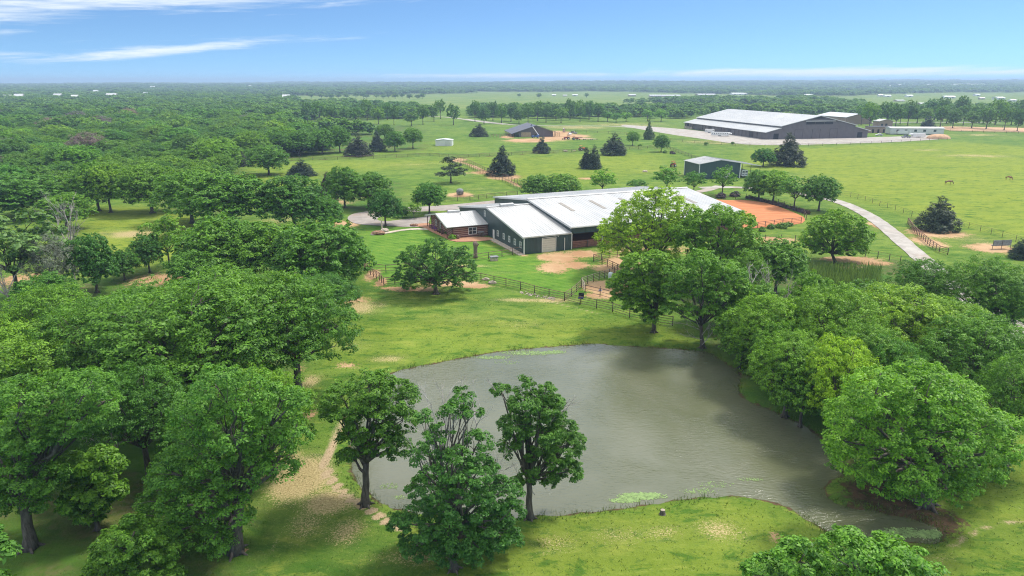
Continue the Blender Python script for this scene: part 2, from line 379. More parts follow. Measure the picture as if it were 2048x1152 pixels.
for a in ["1125,516,38,12", "1108,535,32,10", "1150,530,30,9", "1088,514,14,7", "1165,508,35,8", "1120,545,20,5,.7", "1215,575,50,13,1.2", "1195,592,40,6,.9", "1225,537,40,9", "1245,522,40,8", "1275,520,60,14,.8",
          "820,578,65,5", "900,567,60,5", "950,572,32,5", "745,550,14,12", "762,566,12,10", "690,449,30,8", "715,600,45,10,.6",
          "921,390,24,5,1.1", "1985,497,50,10", "1872,466,55,9,1.1", "1856,484,28,12,.9", "1766,456,16,12,.9", "1528,480,65,7,1.1", "1700,519,60,6,1.1", "1745,526,40,5,1.1",
          "1008,354,34,5,1.1", "975,345,40,4,.9", "912,320,22,4,.9", "1175,357,22,2.5,.8", "1700,535,40,5,.6",
          "1015,274,14,2,1.3", "1060,281,45,3.5,1.3", "1110,274,30,6,1.4", "1120,266,25,4,1.2", "1145,272,35,4,1.0", "1165,277,25,2,.9",
          "1556,1075,12,14,.9", "620,830,13,16,.8", "690,730,32,7,.6", "600,740,18,10,.6", "900,640,14,5,.25", "1670,1085,10,8,.5", "2035,903,12,3,.7",
          "315,560,60,14,.9", "30,560,60,20,.7", "660,405,50,7,.7", "480,1100,20,12,.6", "1150,448,20,3,.5", "1310,500,120,12,.6", "1010,640,40,4,.2", "1430,300,60,3,.25"]:
    v_ = [float(q) for q in a.split(',')]; ell('dirt', *v_)
for a in ["600,960,52,46,1.1", "560,930,36,30,1", "655,1005,52,26,1", "690,1062,46,34,.62", "615,1050,50,36,.6", "620,765,22,14,.8", "720,612,50,14,.7", "770,718,40,8,.6",
          "1440,1060,50,22,.62", "1330,1065,50,18,.5", "1230,1075,60,26,.48", "1110,1085,60,24,.45", "830,1115,110,20,.5", "940,640,90,14,.3", "1060,650,80,14,.3", "700,690,60,14,.35", "1050,600,60,4,.7", "1105,600,60,5,.7",
          "260,468,70,8,.75", "930,532,60,3,.8", "1000,545,50,3,.4", "560,440,40,8,.5", "1720,465,40,20,.3", "1950,480,60,12,.4", "830,330,60,6,.35", "960,380,60,8,.3", "1620,360,80,10,.25", "1950,312,80,3,.6", "1850,300,60,2,.5",
          "1150,255,80,4,.6", "1250,250,90,5,.5", "1420,285,70,5,.5", "690,235,60,3,.2", "1900,255,80,4,.5", "1960,270,60,2,.6", "1880,1120,60,15,.3", "1330,345,60,6,.4", "870,500,40,20,.2"]:
    v_ = [float(q) for q in a.split(',')]; ell('straw', *v_)
zone('yellow', "1500,300 1900,283 2150,300 2150,500 1960,465 1700,398 1600,345 1490,335", 12, .62)
zone('yellow', "470,326 900,318 1330,302 1345,340 1150,372 1040,372 910,326 700,345 560,400 470,360", 14, .42)
zone('yellow', "165,415 300,412 400,432 400,520 250,530 160,480", 5, .5)
zone('yellow', "1130,310 1330,305 1340,345 1150,365", 12, .5)
zone('yellow', "620,290 950,280 950,300 600,318", 10, .25)
zone('yellow', "640,740 780,725 1180,684 1400,690 1320,650 1200,640 700,640", 4, .28)
zone('yellow', "1050,1035 1500,1000 1620,1060 1640,1200 900,1200", 3, .3)
zone('yellow', "1880,900 2100,840 2200,1300 1500,1300 1700,1110 1900,1080", 4, .25)
zone('lawn', "735,445 880,462 1048,512 1240,560 1170,600 960,555 770,562 735,530 720,470", 3, .85)
zone('litter', "-700,165 300,185 600,205 620,240 840,255 850,300 460,320 470,360 560,400 480,425 390,420 300,400 180,395 60,410 -100,440 -700,400", 14, .85)
zone('litter', "-400,560 60,570 560,520 640,560 640,660 560,790 500,900 520,960 470,1160 300,1400 -500,1400", 4, .8)
zone('litter', "1330,600 1500,560 1800,520 2048,560 2100,700 1980,860 1700,960 1500,840 1470,720", 4, .9)
zone('litter', "640,345 800,360 810,445 740,440 650,415", 8, .7)
zone('mud_shade', "1660,955 1760,960 1900,1020 1960,1045 1900,1085 1800,1050 1690,1010", 2.0, .8)
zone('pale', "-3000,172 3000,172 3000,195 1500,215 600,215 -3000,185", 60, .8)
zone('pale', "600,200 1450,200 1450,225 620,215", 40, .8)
trail('track', "692,830 680,850 657,900 648,935 665,965 700,1000 735,1015 775,1045 808,1055", 0.42, 1.1)
trail('track', "1900,1095 1950,1062 1985,1050 2048,1040", 0.35, .6)
trail('track', "640,935 600,1000 560,1080 500,1152", 0.4, .4)
trail('mud_shade', "600,321 860,312 916,316 1090,307 1240,300 1330,296", 1.4, .75)  # dark shade along the pasture fence line, put into the ground colour
trail('mud_shade', "430,322 600,321", 1.4, .75)  # the same painted fence-line shade, carried on to the left
trail('mud_shade', "1690,405 1823,440 1960,470 2048,497", 0.9, .5)
trail('dirt', "912,322 940,329 969,343 1012,359 1044,374", 1.6, .8)
trail('dirt', "1050,512 1042,508 978,478", 0.7, .9)
trail('track', "1200,628 1110,606 1030,584 965,563", 0.4, .5)
CH['mud_shade'] = np.maximum(CH['mud_shade'], np.exp(-((sdp - 0.1) / 0.4) ** 2) * 0.6)
CH['mud_shade'] = np.where(sdp < 0.0, 1.0, CH['mud_shade'])
def litter_wobble():
    CH['litter'] *= 1.0
def ground_mat(t, p, o):
    P_ = pos(t)
    a1 = t.node('ShaderNodeVertexColor', dict(layer_name='zones_a')); a2 = t.node('ShaderNodeVertexColor', dict(layer_name='zones_b'))
    s1 = t.node('ShaderNodeSeparateColor', i0=a1.outputs[0]).outputs; s2 = t.node('ShaderNodeSeparateColor', i0=a2.outputs[0]).outputs
    dirt, straw, yellow, litter = s1[0], s1[1], s1[2], a1.outputs[1]
    lawn, mud_shade, track, pale = s2[0], s2[1], s2[2], a2.outputs[1]
    n_big = t.noise(P_, 0.018, 4, .6); n_med = t.noise(P_, 0.11, 5, .65, .4); n_sm = t.noise(P_, 0.9, 5, .7, .3); n_fine = t.noise(P_, 5.5, 5, .75); n_tuft = t.noise(P_, 2.3, 3, .8, .6)
    strv = t.node('ShaderNodeMapping', Vector=P_, Scale=(0.03, 0.16, 1)).outputs[0]; n_str = t.noise(strv, 1.0, 5, .65, .5)
    # grass
    g = t.mix(t.ramp(n_med, .32, .68), (0.070, 0.165, 0.018), (0.160, 0.270, 0.034))
    g = t.mix(t.m('MULTIPLY', t.ramp(n_big, .4, .65), .55), g, (0.215, 0.300, 0.048))
    g = t.mix(t.m('MULTIPLY', t.ramp(n_str, .45, .68), .6), g, (0.050, 0.135, 0.016))
    yf = t.m('MULTIPLY', yellow, t.ramp(n_str, .28, .62, .35, 1.25))
    g = t.mix(yf, g, (0.285, 0.350, 0.030))
    g = t.mix(t.m('MULTIPLY', yellow, t.ramp(n_sm, .56, .66, 0, .8)), g, (0.065, 0.14, 0.022))
    g = t.mix(t.m('MULTIPLY', lawn, .8), g, t.mix(t.ramp(n_sm, .3, .7), (0.066, 0.215, 0.014), (0.140, 0.300, 0.030)))
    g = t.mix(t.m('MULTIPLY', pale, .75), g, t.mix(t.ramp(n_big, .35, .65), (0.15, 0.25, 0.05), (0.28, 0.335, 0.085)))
    g = t.mix(t.m('MULTIPLY', t.ramp(n_sm, .52, .72), .5), g, (0.050, 0.125, 0.014))
    g = t.mix(t.m('MULTIPLY', t.ramp(n_tuft, .5, .72), .5), g, (0.235, 0.320, 0.060))
    g = t.mix(t.m('MULTIPLY', t.ramp(n_fine, .5, .75), .6), g, (0.036, 0.095, 0.010))
    n_pat = t.noise(t.node('ShaderNodeMapping', Vector=P_, Scale=(.22, .5, 1)).outputs[0], 1.0, 7, .72, .5)
    g = t.mix(t.m('MULTIPLY', t.ramp(n_pat, .52, .62), .75), g, (0.042, 0.135, 0.013)); g = t.mix(t.m('MULTIPLY', t.ramp(n_pat, .47, .34), .6), g, (0.27, 0.335, 0.050))
    sxy = t.node('ShaderNodeSeparateXYZ', i0=P_).outputs
    mow = t.m('SINE', t.m('MULTIPLY', t.m('ADD', t.m('MULTIPLY', sxy[0], .62), t.m('MULTIPLY', sxy[1], .78)), 2 * math.pi / 1.7))
    g = t.mix(t.m('MULTIPLY', t.m('MULTIPLY', lawn, .30), t.ramp(mow, -.6, .8)), g, (0.17, 0.33, 0.04))
    g = t.mix(1.0, g, (0.96, .90, 1.0), 'MULTIPLY')
    def thr(mask, amp, lo, hi):
        k = t.m('ADD', t.m('MULTIPLY', t.m('SUBTRACT', n_sm, .5), amp), t.m('ADD', mask, t.m('MULTIPLY', t.m('SUBTRACT', n_fine, .5), amp)))
        k = t.m('ADD', k, t.m('ADD', t.m('MULTIPLY', t.m('SUBTRACT', n_tuft, .5), amp * .8), t.m('MULTIPLY', t.m('SUBTRACT', n_med, .5), amp * .7)))
        return t.ramp(k, lo, hi)
    n_vf = t.noise(P_, 15.0, 3, .8)
    def thrf(mask, amp, lo, hi):
        k = t.m('ADD', mask, t.m('MULTIPLY', t.m('SUBTRACT', n_fine, .5), amp)); k = t.m('ADD', k, t.m('MULTIPLY', t.m('SUBTRACT', n_vf, .5), amp * .9))
        return t.ramp(t.m('ADD', k, t.m('MULTIPLY', t.m('SUBTRACT', n_med, .5), amp * .6)), lo, hi)
    lit = t.mix(t.ramp(n_sm, .35, .65), (0.065, 0.105, 0.022), (0.16, 0.125, 0.07))
    lit = t.mix(t.ramp(n_med, .38, .58), lit, (0.060, 0.150, 0.020))
    g = t.mix(t.m('MULTIPLY', litter, .9), g, lit)
    st = t.mix(t.ramp(n_fine, .35, .65), (0.27, 0.20, 0.09), (0.60, 0.48, 0.25))
    g = t.mix(thrf(straw, 1.6, .40, .66), g, st)
    g = t.mix(t.m('MULTIPLY', straw, .25), g, (0.28, 0.24, 0.09))
    di = t.mix(t.ramp(n_med, .35, .65), (0.41, 0.235, 0.120), (0.56, 0.38, 0.215)); di = t.mix(t.m('MULTIPLY', t.ramp(n_fine, .4, .7), .5), di, (0.30, 0.17, 0.10))
    g = t.mix(thr(dirt, 1.1, .38, .62), g, di)
    g = t.mix(thrf(track, .8, .30, .65), g, t.mix(t.ramp(n_fine, .35, .65), (0.36, 0.26, 0.15), (0.52, 0.40, 0.25)))
    mu = t.mix(t.ramp(n_sm, .35, .65), (0.045, 0.042, 0.018), (0.12, 0.075, 0.045))
    g = t.mix(thr(mud_shade, 1.0, .42, .72), g, mu)
    t.put(p.inputs['Base Color'], g); p.inputs['Roughness'].default_value = .95; p.inputs['Specular IOR Level'].default_value = .1
    h = t.m('ADD', t.m('MULTIPLY', n_fine, .6), t.m('ADD', t.m('MULTIPLY', n_tuft, .8), n_sm)); bump(t, p, h, .9, .12)
GM = mat('pasture ground', ground_mat)
ny, nx = GX.shape
idx = np.arange(nx * ny).reshape(ny, nx)
quads = np.stack([idx[:-1, :-1], idx[:-1, 1:], idx[1:, 1:], idx[1:, :-1]], -1).reshape(-1, 4)
me = npmesh('ground', np.stack([GX, GY, GZ], -1).reshape(-1, 3), quads, GM, True)
for nm, ks in (('zones_a', ('dirt', 'straw', 'yellow', 'litter')), ('zones_b', ('lawn', 'mud_shade', 'track', 'pale'))):
    at = me.attributes.new(nm, 'FLOAT_COLOR', 'POINT')
    at.data.foreach_set('color', np.stack([np.clip(CH[k], 0, 1.5) for k in ks], -1).astype(np.float32).ravel())
tag(link(bpy.data.objects.new('ground', me)), kind='structure')

def waterb(t, p, o):
    P_ = pos(t)
    v = t.node('ShaderNodeMapping', Vector=P_, Scale=(1.0, 2.6, 1), Rotation=(0, 0, R(8))).outputs[0]
    w1 = t.noise(v, 1.6, 4, .55, .35); big = t.noise(P_, .07, 4, .6, .6); gust = t.ramp(t.noise(P_, .12, 3, .6, .8), .35, .65, .35, 1.0)
    t.put(p.inputs['Base Color'], t.mix(t.ramp(big, .3, .7), (0.106, 0.116, 0.060), (0.146, 0.152, 0.094)))
    p.inputs['Roughness'].default_value = .15; p.inputs['IOR'].default_value = 1.6; p.inputs['Specular IOR Level'].default_value = .7
    b = t.node('ShaderNodeBump', Strength=t.m('MULTIPLY', gust, .8), Distance=.13, Height=w1); t.put(p.inputs['Normal'], b.outputs[0])
M['water'] = mat('murky pond water', waterb)
def sheet(name, P, z, m, **kw):
    o = MB().add([(x, y, z) for x, y in P], [tuple(range(len(P)))]).build(name, m); return tag(o, kind='structure', **kw)
def sheet_ccw(name, P, z, m):
    A_ = sum(P[i][0] * P[(i + 1) % len(P)][1] - P[(i + 1) % len(P)][0] * P[i][1] for i in range(len(P)))
    return sheet(name, P if A_ > 0 else P[::-1], z, m)
cx_, cy_ = sum(q[0] for q in POND) / len(POND), sum(q[1] for q in POND) / len(POND)
xs = [q[0] for q in POND]; ys = [q[1] for q in POND]
sheet_ccw('pond_water', [(min(xs) - 4, min(ys) - 4), (max(xs) + 4, min(ys) - 4), (max(xs) + 4, max(ys) + 4), (min(xs) - 4, max(ys) + 4)], WATER_Z, M['water'])

def roadb(c1, c2, rut=(0.3, 0.24, 0.18)):
    def b(t, p, o):
        P_ = pos(t); n = t.noise(P_, .35, 6, .7, .5); f = t.noise(P_, 5, 4, .7)
        c = t.mix(t.ramp(n, .36, .64), c1, c2); c = t.mix(t.m('MULTIPLY', t.ramp(t.noise(P_, .12, 4, .7, .6), .5, .68), .55), c, (0.33, 0.235, 0.17)); c = t.mix(t.m('MULTIPLY', t.ramp(f, .5, .75), .5), c, rut)
        t.put(p.inputs['Base Color'], c); p.inputs['Roughness'].default_value = .9; bump(t, p, f, .4, .03)
    return b
M['gravel'] = mat('pale gravel', roadb((0.33, 0.285, 0.24), (0.45, 0.40, 0.345)))
M['caliche'] = mat('pale crushed stone', roadb((0.33, 0.30, 0.265), (0.46, 0.425, 0.38), (0.26, 0.225, 0.19)))
M['asphalt'] = mat('worn driveway', roadb((0.28, 0.24, 0.215), (0.38, 0.335, 0.30), (0.2, 0.17, 0.155)))
M['path'] = mat('limestone path', roadb((0.50, 0.45, 0.34), (0.64, 0.58, 0.46), (0.42, 0.36, 0.26)))
def clayb(t, p, o):
    P_ = pos(t); v = t.node('ShaderNodeMapping', Vector=P_, Scale=(.25, 1.1, 1), Rotation=(0, 0, R(-18))).outputs[0]
    n = t.noise(v, .6, 5, .65); f = t.noise(P_, 3, 4, .7)
    c = t.mix(t.ramp(n, .3, .7), (0.47, 0.160, 0.055), (0.58, 0.235, 0.095)); c = t.mix(t.m('MULTIPLY', t.ramp(f, .5, .75), .3), c, (0.36, 0.14, 0.06))
    q_ = t.node('ShaderNodeSeparateXYZ', i0=P_).outputs; har = t.m('SINE', t.m('ADD', t.m('MULTIPLY', t.m('ADD', t.m('MULTIPLY', q_[0], .40), t.m('MULTIPLY', q_[1], -.92)), 5.2), t.m('MULTIPLY', n, 6.0)))
    c = t.mix(t.m('MULTIPLY', t.ramp(har, 0, 1), .3), c, (0.40, 0.135, 0.05))
    t.put(p.inputs['Base Color'], c); p.inputs['Roughness'].default_value = .95; bump(t, p, t.m('ADD', n, f), .5, .06)
M['clay'] = mat('orange arena clay', clayb)
def ribbon(name, s, w, z, m, world=False):
    P = smooth_poly(s if world else gpoly(s), 3, False); vs = []; fs = []
    for i, (x, y) in enumerate(P):
        a = P[max(i - 1, 0)]; b = P[min(i + 1, len(P) - 1)]; dx, dy = b[0] - a[0], b[1] - a[1]; L = math.hypot(dx, dy) or 1
        nx_, ny_ = -dy / L, dx / L; j1 = random.uniform(-.12, .12); j2 = random.uniform(-.12, .12)
        h0 = float(terr(x, y))
        vs += [(x + nx_ * (w / 2 + j1), y + ny_ * (w / 2 + j1), z + h0), (x - nx_ * (w / 2 + j2), y - ny_ * (w / 2 + j2), z + h0)]
        if i: fs.append((2 * i - 2, 2 * i - 1, 2 * i + 1, 2 * i))
    return tag(MB().add(vs, fs).build(name, m), kind='structure')
ribbon('gravel_driveway', "1400,376 1470,374 1560,381 1640,394 1684,405 1732,427 1772,455 1808,487 1845,518 1880,550 1940,600 2010,642 2080,690 2200,780", 4.0, .10, M['caliche'])
sheet_ccw('loop_driveway', smooth_poly(gpoly("692,439 702,428 740,422 800,416 895,411 1000,400 1100,392 1100,398 1000,408 905,420 862,425 857,452 830,455 762,452 712,449"), 2), .085, M['asphalt'])
sheet_ccw('drive_island', smooth_poly(gpoly("750,438 775,429 830,424 905,421 880,428 850,434 800,440 765,444"), 2), .10, GM)
sheet_ccw('riding_arena_clay', smooth_poly(gpoly("1400,396 1450,401 1490,400 1540,407 1603,431 1612,440 1602,449 1520,456 1470,460 1400,440"), 1), .09, M['clay'])
sheet_ccw('gravel_yard', smooth_poly(gpoly("1215,247 1366,258 1400,262 1532,276 1746,275 1895,269 1900,277 1800,284 1640,289 1550,291 1470,288 1400,277 1340,269"), 1), .05, M['caliche'])
ribbon('ranch_lane', "930,238 1000,247 1040,251 1130,252 1240,252 1320,262 1370,268", 5, .06, M['caliche'])
ribbon('ranch_lane', "820,232 900,234 960,244 1010,249", 5, .09, M['caliche'])
ribbon('ranch_lane', "1700,247 1780,245 1850,244 2000,246", 7, .06, M['caliche'])
ribbon('stone_path', "742,470 775,466 800,461 830,458 858,459", 1.6, .095, M['path'])
sheet_ccw('brick_patio', smooth_poly(gpoly("812,451 835,448 862,446 905,474 972,474 990,478 975,482 935,484 905,484 885,474 862,464 848,455"), 1), .10, M['brick'])
ribbon('gravel_lane', "1290,395 1400,385 1440,372", 3.5, .075, M['gravel'])

# ------------------------------------------------------------------ green barn complex
UA = math.atan2(.4006, .916)
A0 = G(1048, 509)
def cs(n0, name, mat_, poly, axis_, a0, a1, parent): return MB().prism(poly, axis_, a0, a1).build(name, mat_, parent)
def roof_slope(parent, x0, x1, y0, z0, y1, z1, m, rib=0.62, th=.12):
    """sloped sheet from (y0,z0) to (y1,z1), standing seams running down the slope"""
    b = MB().prism([(y0, z0), (y1, z1), (y1, z1 + th), (y0, z0 + th)], 'x', x0, x1).build('roof_slope', m, parent)
    r = MB(); n = int((x1 - x0) / rib)
    for i in range(n + 1):
        x = x0 + .03 + i * (x1 - x0 - .06) / max(n, 1)
        r.prism([(y0, z0 + th), (y1, z1 + th), (y1, z1 + th + .03), (y0, z0 + th + .03)], 'x', x - .025, x + .025)
    o = r.build('roof_seam', m, b); tag(o, kind='stuff'); return b
def window(parent, M4, w, h, frame, muntin=True, name='window'):
    """window in the local xz plane of M4, facing -y"""
    f = MB()
    for a in ((-w / 2 - .08, -w / 2 + .04, -h / 2, h / 2), (w / 2 - .04, w / 2 + .08, -h / 2, h / 2), (-w / 2 - .08, w / 2 + .08, h / 2, h / 2 + .1), (-w / 2 - .08, w / 2 + .08, -h / 2 - .1, -h / 2)):
        f.box(a[0], a[1], -.08, .02, a[2], a[3], M4)
    if muntin: f.box(-.04, .04, -.07, .02, -h / 2, h / 2, M4); f.box(-w / 2 + .04, w / 2 - .04, -.06, .02, -.04, .04, M4)
    o = f.build(name, frame, parent)
    MB().box(-w / 2 + .041, w / 2 - .041, -.03, .015, -h / 2 + .001, h / 2 - .001, M4).build('pane', M['glass'], o)
    return o
def T(x, y, z, rz=0): return Matrix.Translation((x, y, z)) @ Matrix.Rotation(rz, 4, 'Z')

st = empty('stable_barn', A0, UA, 'dark green barn with cream overhead door and five small windows, joined to the log cabin', 'barn')
SW, SD, SR, SE, SH = 11.3, 41.0, 20.9, 3.7, 6.65
def roofz(v, r=SR, e=SE, h=SH, d=SD): return e + (h - e) * v / r if v < r else h - (h - e) * (v - r) / (d - r)
MB().prism([(0, 0), (SD, 0), (SD, roofz(SD)), (SR, SH), (0, SE)], 'x', 0, .14).build('gable_wall', M['green'], st)
fw = MB(); fw.box(.14, 4.3, 0, .14, 0, SE); fw.box(7.5, SW, 0, .14, 0, SE); fw.box(4.3, 7.5, 0, .14, 3.0, SE); fw.build('front_wall', M['green'], st)
MB().box(.14, SW, SD - .14, SD, 0, SE).build('back_wall', M['green'], st)
dr = MB()
for k in range(6): dr.box(4.32, 7.48, .03 + .0, .09, .02 + k * .495, .485 + k * .495)
dr.build('overhead_door', M['door'], st)
tr = MB(); tr.box(4.18, 4.3, -.05, .0, 0, 3.1); tr.box(7.5, 7.62, -.05, .0, 0, 3.1); tr.box(4.18, 7.62, -.05, -.003, 3.1, 3.22); tr.build('door_frame', M['white'], st)
t2 = MB(); t2.box(-.06, .12, -.08, -.003, 0, SE - .05); t2.box(-.06, -.003, -.003, .15, 0, SE - .05); t2.build('corner_trim', M['white'], st)
MB().box(9.6, 9.72, -.12, -.01, 0, 2.8).build('downspout', M['white'], st)
MB().ball((8.0, -.14, 3.3), .12).build('wall_lamp', M['white'], st)
MB().box(-.5, SW + .02, -.28, -.12, SE - .18, SE - .02).build('gutter', M['steel'], st)
roof_slope(st, -.35, SW - .01, -.3, SE - .04, SR, SH, M['roof']); roof_slope(st, -.35, SW - .01, SD + .3, SE - .04, SR, SH, M['roof'])
MB().prism([(-.34, SE - .26), (SR, SH - .16), (SD + .3, SE - .26), (SD + .3, SE - .04), (SR, SH + .06), (-.34, SE - .04)], 'x', -.39, -.352).build('rake_trim', M['steel'], st)
MB().prism([(SR - .4, SH + .14), (SR, SH + .26), (SR + .4, SH + .14), (SR + .4, SH + .2), (SR, SH + .32), (SR - .4, SH + .2)], 'x', -.35, SW - .02).build('ridge_cap', M['roof'], st)
MB().prism([(SR - .6, SH + .05), (SR - .6, SH + .55), (SR, SH + .75), (SR + .6, SH + .55), (SR + .6, SH + .05)], 'x', 3.2, 6.6).build('ridge_vent', M['roof'], st)
for v_ in (1.7, 4.7, 7.8, 10.9, 14.4): window(st, T(-.02, v_, 1.75, -math.pi / 2), .85, 1.15, M['white'])
window(st, T(-.02, 22.4, 5.0, -math.pi / 2), .8, 1.2, M['white'])
MB().box(-.05, .0, 16.5, 17.5, 0, 2.1).build('side_door', M['white'], st)
MB().box(-1.4, -.01, -.4, 16.4, 0, .12).build('concrete_apron', M['stone'], st)

ar = empty('covered_arena', A0 + Matrix.Rotation(UA, 3, 'Z') @ Vector((11.3, .12, 0)), UA, 'long open-fronted green riding barn with pale metal roof, behind the bright yellow-green tree', 'barn')
AL, AD, ARD, AE, AH = 47.0, 44.0, 22.2, 5.0, 7.6
MB().prism([(0.3, 0), (AD, 0), (AD, AE), (ARD, AH), (0, AE), (0, 3.9), (.3, 3.9)], 'x', 0.02, .16).build('gable_wall', M['green'], ar)
MB().box(.16, AL, 0, .14, 3.45, AE - .02).build('front_header', M['green'], ar)
MB().box(.16, AL, AD - .14, AD, 0, AE).build('back_wall', M['green'], ar)
MB().prism([(.2, 0.02), (AD - .15, 0.02), (AD - .15, AE), (ARD, AH), (.2, AE)], 'x', AL - .14, AL).build('gable_wall', M['green'], ar)
roof_slope(ar, -.3, AL + .4, -.4, AE - .05, ARD, AH, M['roof'], .75); roof_slope(ar, -.3, AL + .4, AD + .4, AE - .05, ARD, AH, M['roof'], .75)
MB().prism([(ARD - .5, AH + .12), (ARD, AH + .28), (ARD + .5, AH + .12), (ARD + .5, AH + .18), (ARD, AH + .36), (ARD - .5, AH + .18)], 'x', -.3, AL + .4).build('ridge_cap', M['roof'], ar)
MB().prism([(-.42, AE - .3), (ARD, AH - .2), (AD + .4, AE - .3), (AD + .4, AE - .06), (ARD, AH + .05), (-.42, AE - .06)], 'x', -.36, -.302).build('rake_trim', M['steel'], ar)
MB().box(-.3, AL + .4, -.55, -.41, AE - .2, AE + .02).build('gutter', M['white'], ar)
for x, y0, y1 in ((5.6, 10.2, 17.2), (14.0, 10.2, 17.2), (22.4, 10.2, 17.2), (30.8, 10.2, 17.2), (39.4, 8.6, 16.4)):
    zz_ = lambda y: AE - .05 + (AH - AE + .05) * (y + .4) / (ARD + .4) + .13
    MB().prism([(y0, zz_(y0)), (y1, zz_(y1)), (y1, zz_(y1) + .06), (y0, zz_(y0) + .06)], 'x', x, x + 1.0).build('roof_skylight', M['skylight'], ar)
colm = None
for i in range(7):
    x = .2 + i * (AL - .5) / 6
    if colm is None:
        colm = MB().box(-.12, .12, 0, .2, 0, 3.45).build('column', M['steel'], ar); colm.location = (x, .0, 0)
    else: share(colm, 'column', ar, (x, 0, 0))
for k, z in enumerate((.35, .72, 1.09, 1.46)):
    MB().box(.4, AL - .3, .5, .56, z - .11, z + .11).build('side_rail', M['redpipe'], ar)
MB().box(.4, AL - .3, .62, .68, .05, 1.62).build('kick_board', M['redpipe'], ar)
for i in range(13): MB().box(.5 + i * 3.8, .66 + i * 3.8, .38, .5, 0, 1.7).build('rail_post', M['pipedark'], ar) if i == 0 else share(bpy.data.objects['rail_post'], 'rail_post', ar, (i * 3.8 - 0.0, 0, 0))
MB().box(.2, AL - .2, .7, AD - .2, 0.01, .12).build('arena_floor', M['clay'], ar)
MB().box(.16, AL - .2, 16, 16.2, .12, 3.6).build('stall_partition', M['greywood'], ar)

# log cabin
cb = empty('log_cabin', A0, UA, 'small red-brown log cabin with striped chinking, white window and pale metal roof', 'cabin')
cx0, cx1, cy0, cy1, cr, ce, ch_ = -8.7, -.02, 20.9, 37.0, 28.9, 2.75, 4.55
log_d = .45
for k in range(6):
    z = .22 + k * log_d
    MB().tube([(cx0 - .25, cy0, z), (cx1, cy0, z)], .155, 8).build('log', M['log'], cb)
    MB().tube([(cx0, cy0 - .25, z + .0), (cx0, cy1, z + .0)], .155, 8).build('log', M['log'], cb)
for k in range(4):
    z = .22 + (6 + k) * log_d
    f = (z - ce + .2) / (ch_ - ce); y0 = cy0 + (cr - cy0) * f; y1 = cy1 - (cy1 - cr) * f
    if y1 - y0 > .6: MB().tube([(cx0, y0, z), (cx0, y1, z)], .155, 8).build('log', M['log'], cb)
MB().box(cx0 + .0, cx1, cy0 - .09, cy0 + .1, 0, ce).build('chinking', M['chink'], cb)
MB().prism([(cy0 + .1, 0), (cy1, 0), (cy1, ce - .1), (cr, ch_ - .15), (cy0 + .1, ce - .1)], 'x', cx0 - .09, cx0 - .003).build('chinking', M['chink'], cb)
window(cb, T(-3.9, cy0 - .16, 1.45), 1.9, 1.5, M['white'])
for y_ in (29.5, 33.5): window(cb, T(cx0 - .17, y_, 1.5, -math.pi / 2), 1.2, 1.3, M['white'])
MB().box(cx0 - .22, cx0 - .17, 31.0, 32.0, 0.1, 2.1).build('front_door', M['greywood'], cb)
cbx0 = cx0 - 1.7
roof_slope(cb, cbx0, -.03, cy0 - .7, ce - .02, cr, ch_, M['roof'], .5); roof_slope(cb, cbx0, -.03, cy1 + .8, ce + .0, cr, ch_, M['roof'], .5)
MB().prism([(cy0 - .72, ce - .2), (cr, ch_ - .2), (cy1 + .82, ce - .2), (cy1 + .82, ce + .0), (cr, ch_ + .02), (cy0 - .72, ce + .0)], 'x', cbx0 - .05, cbx0 - .002).build('rake_trim', M['steel'], cb)
MB().prism([(cr - .45, ch_ + .05), (cr - .45, ch_ + .5), (cr, ch_ + .65), (cr + .45, ch_ + .5), (cr + .45, ch_ + .05)], 'x', -7.2, -4.2).build('ridge_vent', M['roof'], cb)
MB().tube([(-4.6, 27.0, 4.1), (-4.6, 27.0, 4.75)], .09, 8).build('vent_pipe', M['steel'], cb)
for y_ in (21.2, 25.2, 33.2, 36.8): MB().tube([(cbx0 + .35, y_, 0), (cbx0 + .35, y_, ce + max(0, 1 - abs(y_ - cr) / 8.2) * 1.7)], .1, 8).build('porch_post', M['log'], cb)
def loc2w(u, v, z=0.0): return A0 + Matrix.Rotation(UA, 3, 'Z') @ Vector((u, v, z))

# things round the cabin
def rocking_chair(loc, rz, m, label, group=None):
    r = empty('porch_chair', loc, rz, label, 'chair', group)
    MB().box(-.3, .3, -.28, .28, .4, .46).build('seat', m, r)
    b = MB()
    for x in (-.22, -.11, 0, .11, .22): b.box(x - .035, x + .035, .26, .3, .46, 1.15)
    b.box(-.3, .3, .25, .31, 1.15, 1.23); b.build('backrest', m, r)
    for sx_ in (-.28, .28):
        MB().tube([(sx_, -.45, .1), (sx_, -.2, .03), (sx_, .2, .03), (sx_, .5, .12)], .03, 5).build('rocker', m, r)
        MB().box(sx_ - .03, sx_ + .03, -.27, -.21, .05, .66).build('leg', m, r); MB().box(sx_ - .03, sx_ + .03, .22, .28, .05, .66).build('leg', m, r)
        MB().box(sx_ - .05, sx_ + .05, -.32, .28, .66, .7).build('armrest', m, r)
rocking_chair(loc2w(-9.9, 30.6, .11), R(115), M['purplepaint'], 'purple porch chair nearer the cabin door')
rocking_chair(loc2w(-9.9, 32.6, .11), R(110), M['purplepaint'], 'purple porch chair nearer the back end of the cabin porch')
rocking_chair(loc2w(-9.9, 34.6, .11), R(110), M['black'], 'black porch chair at the back end of the cabin porch')
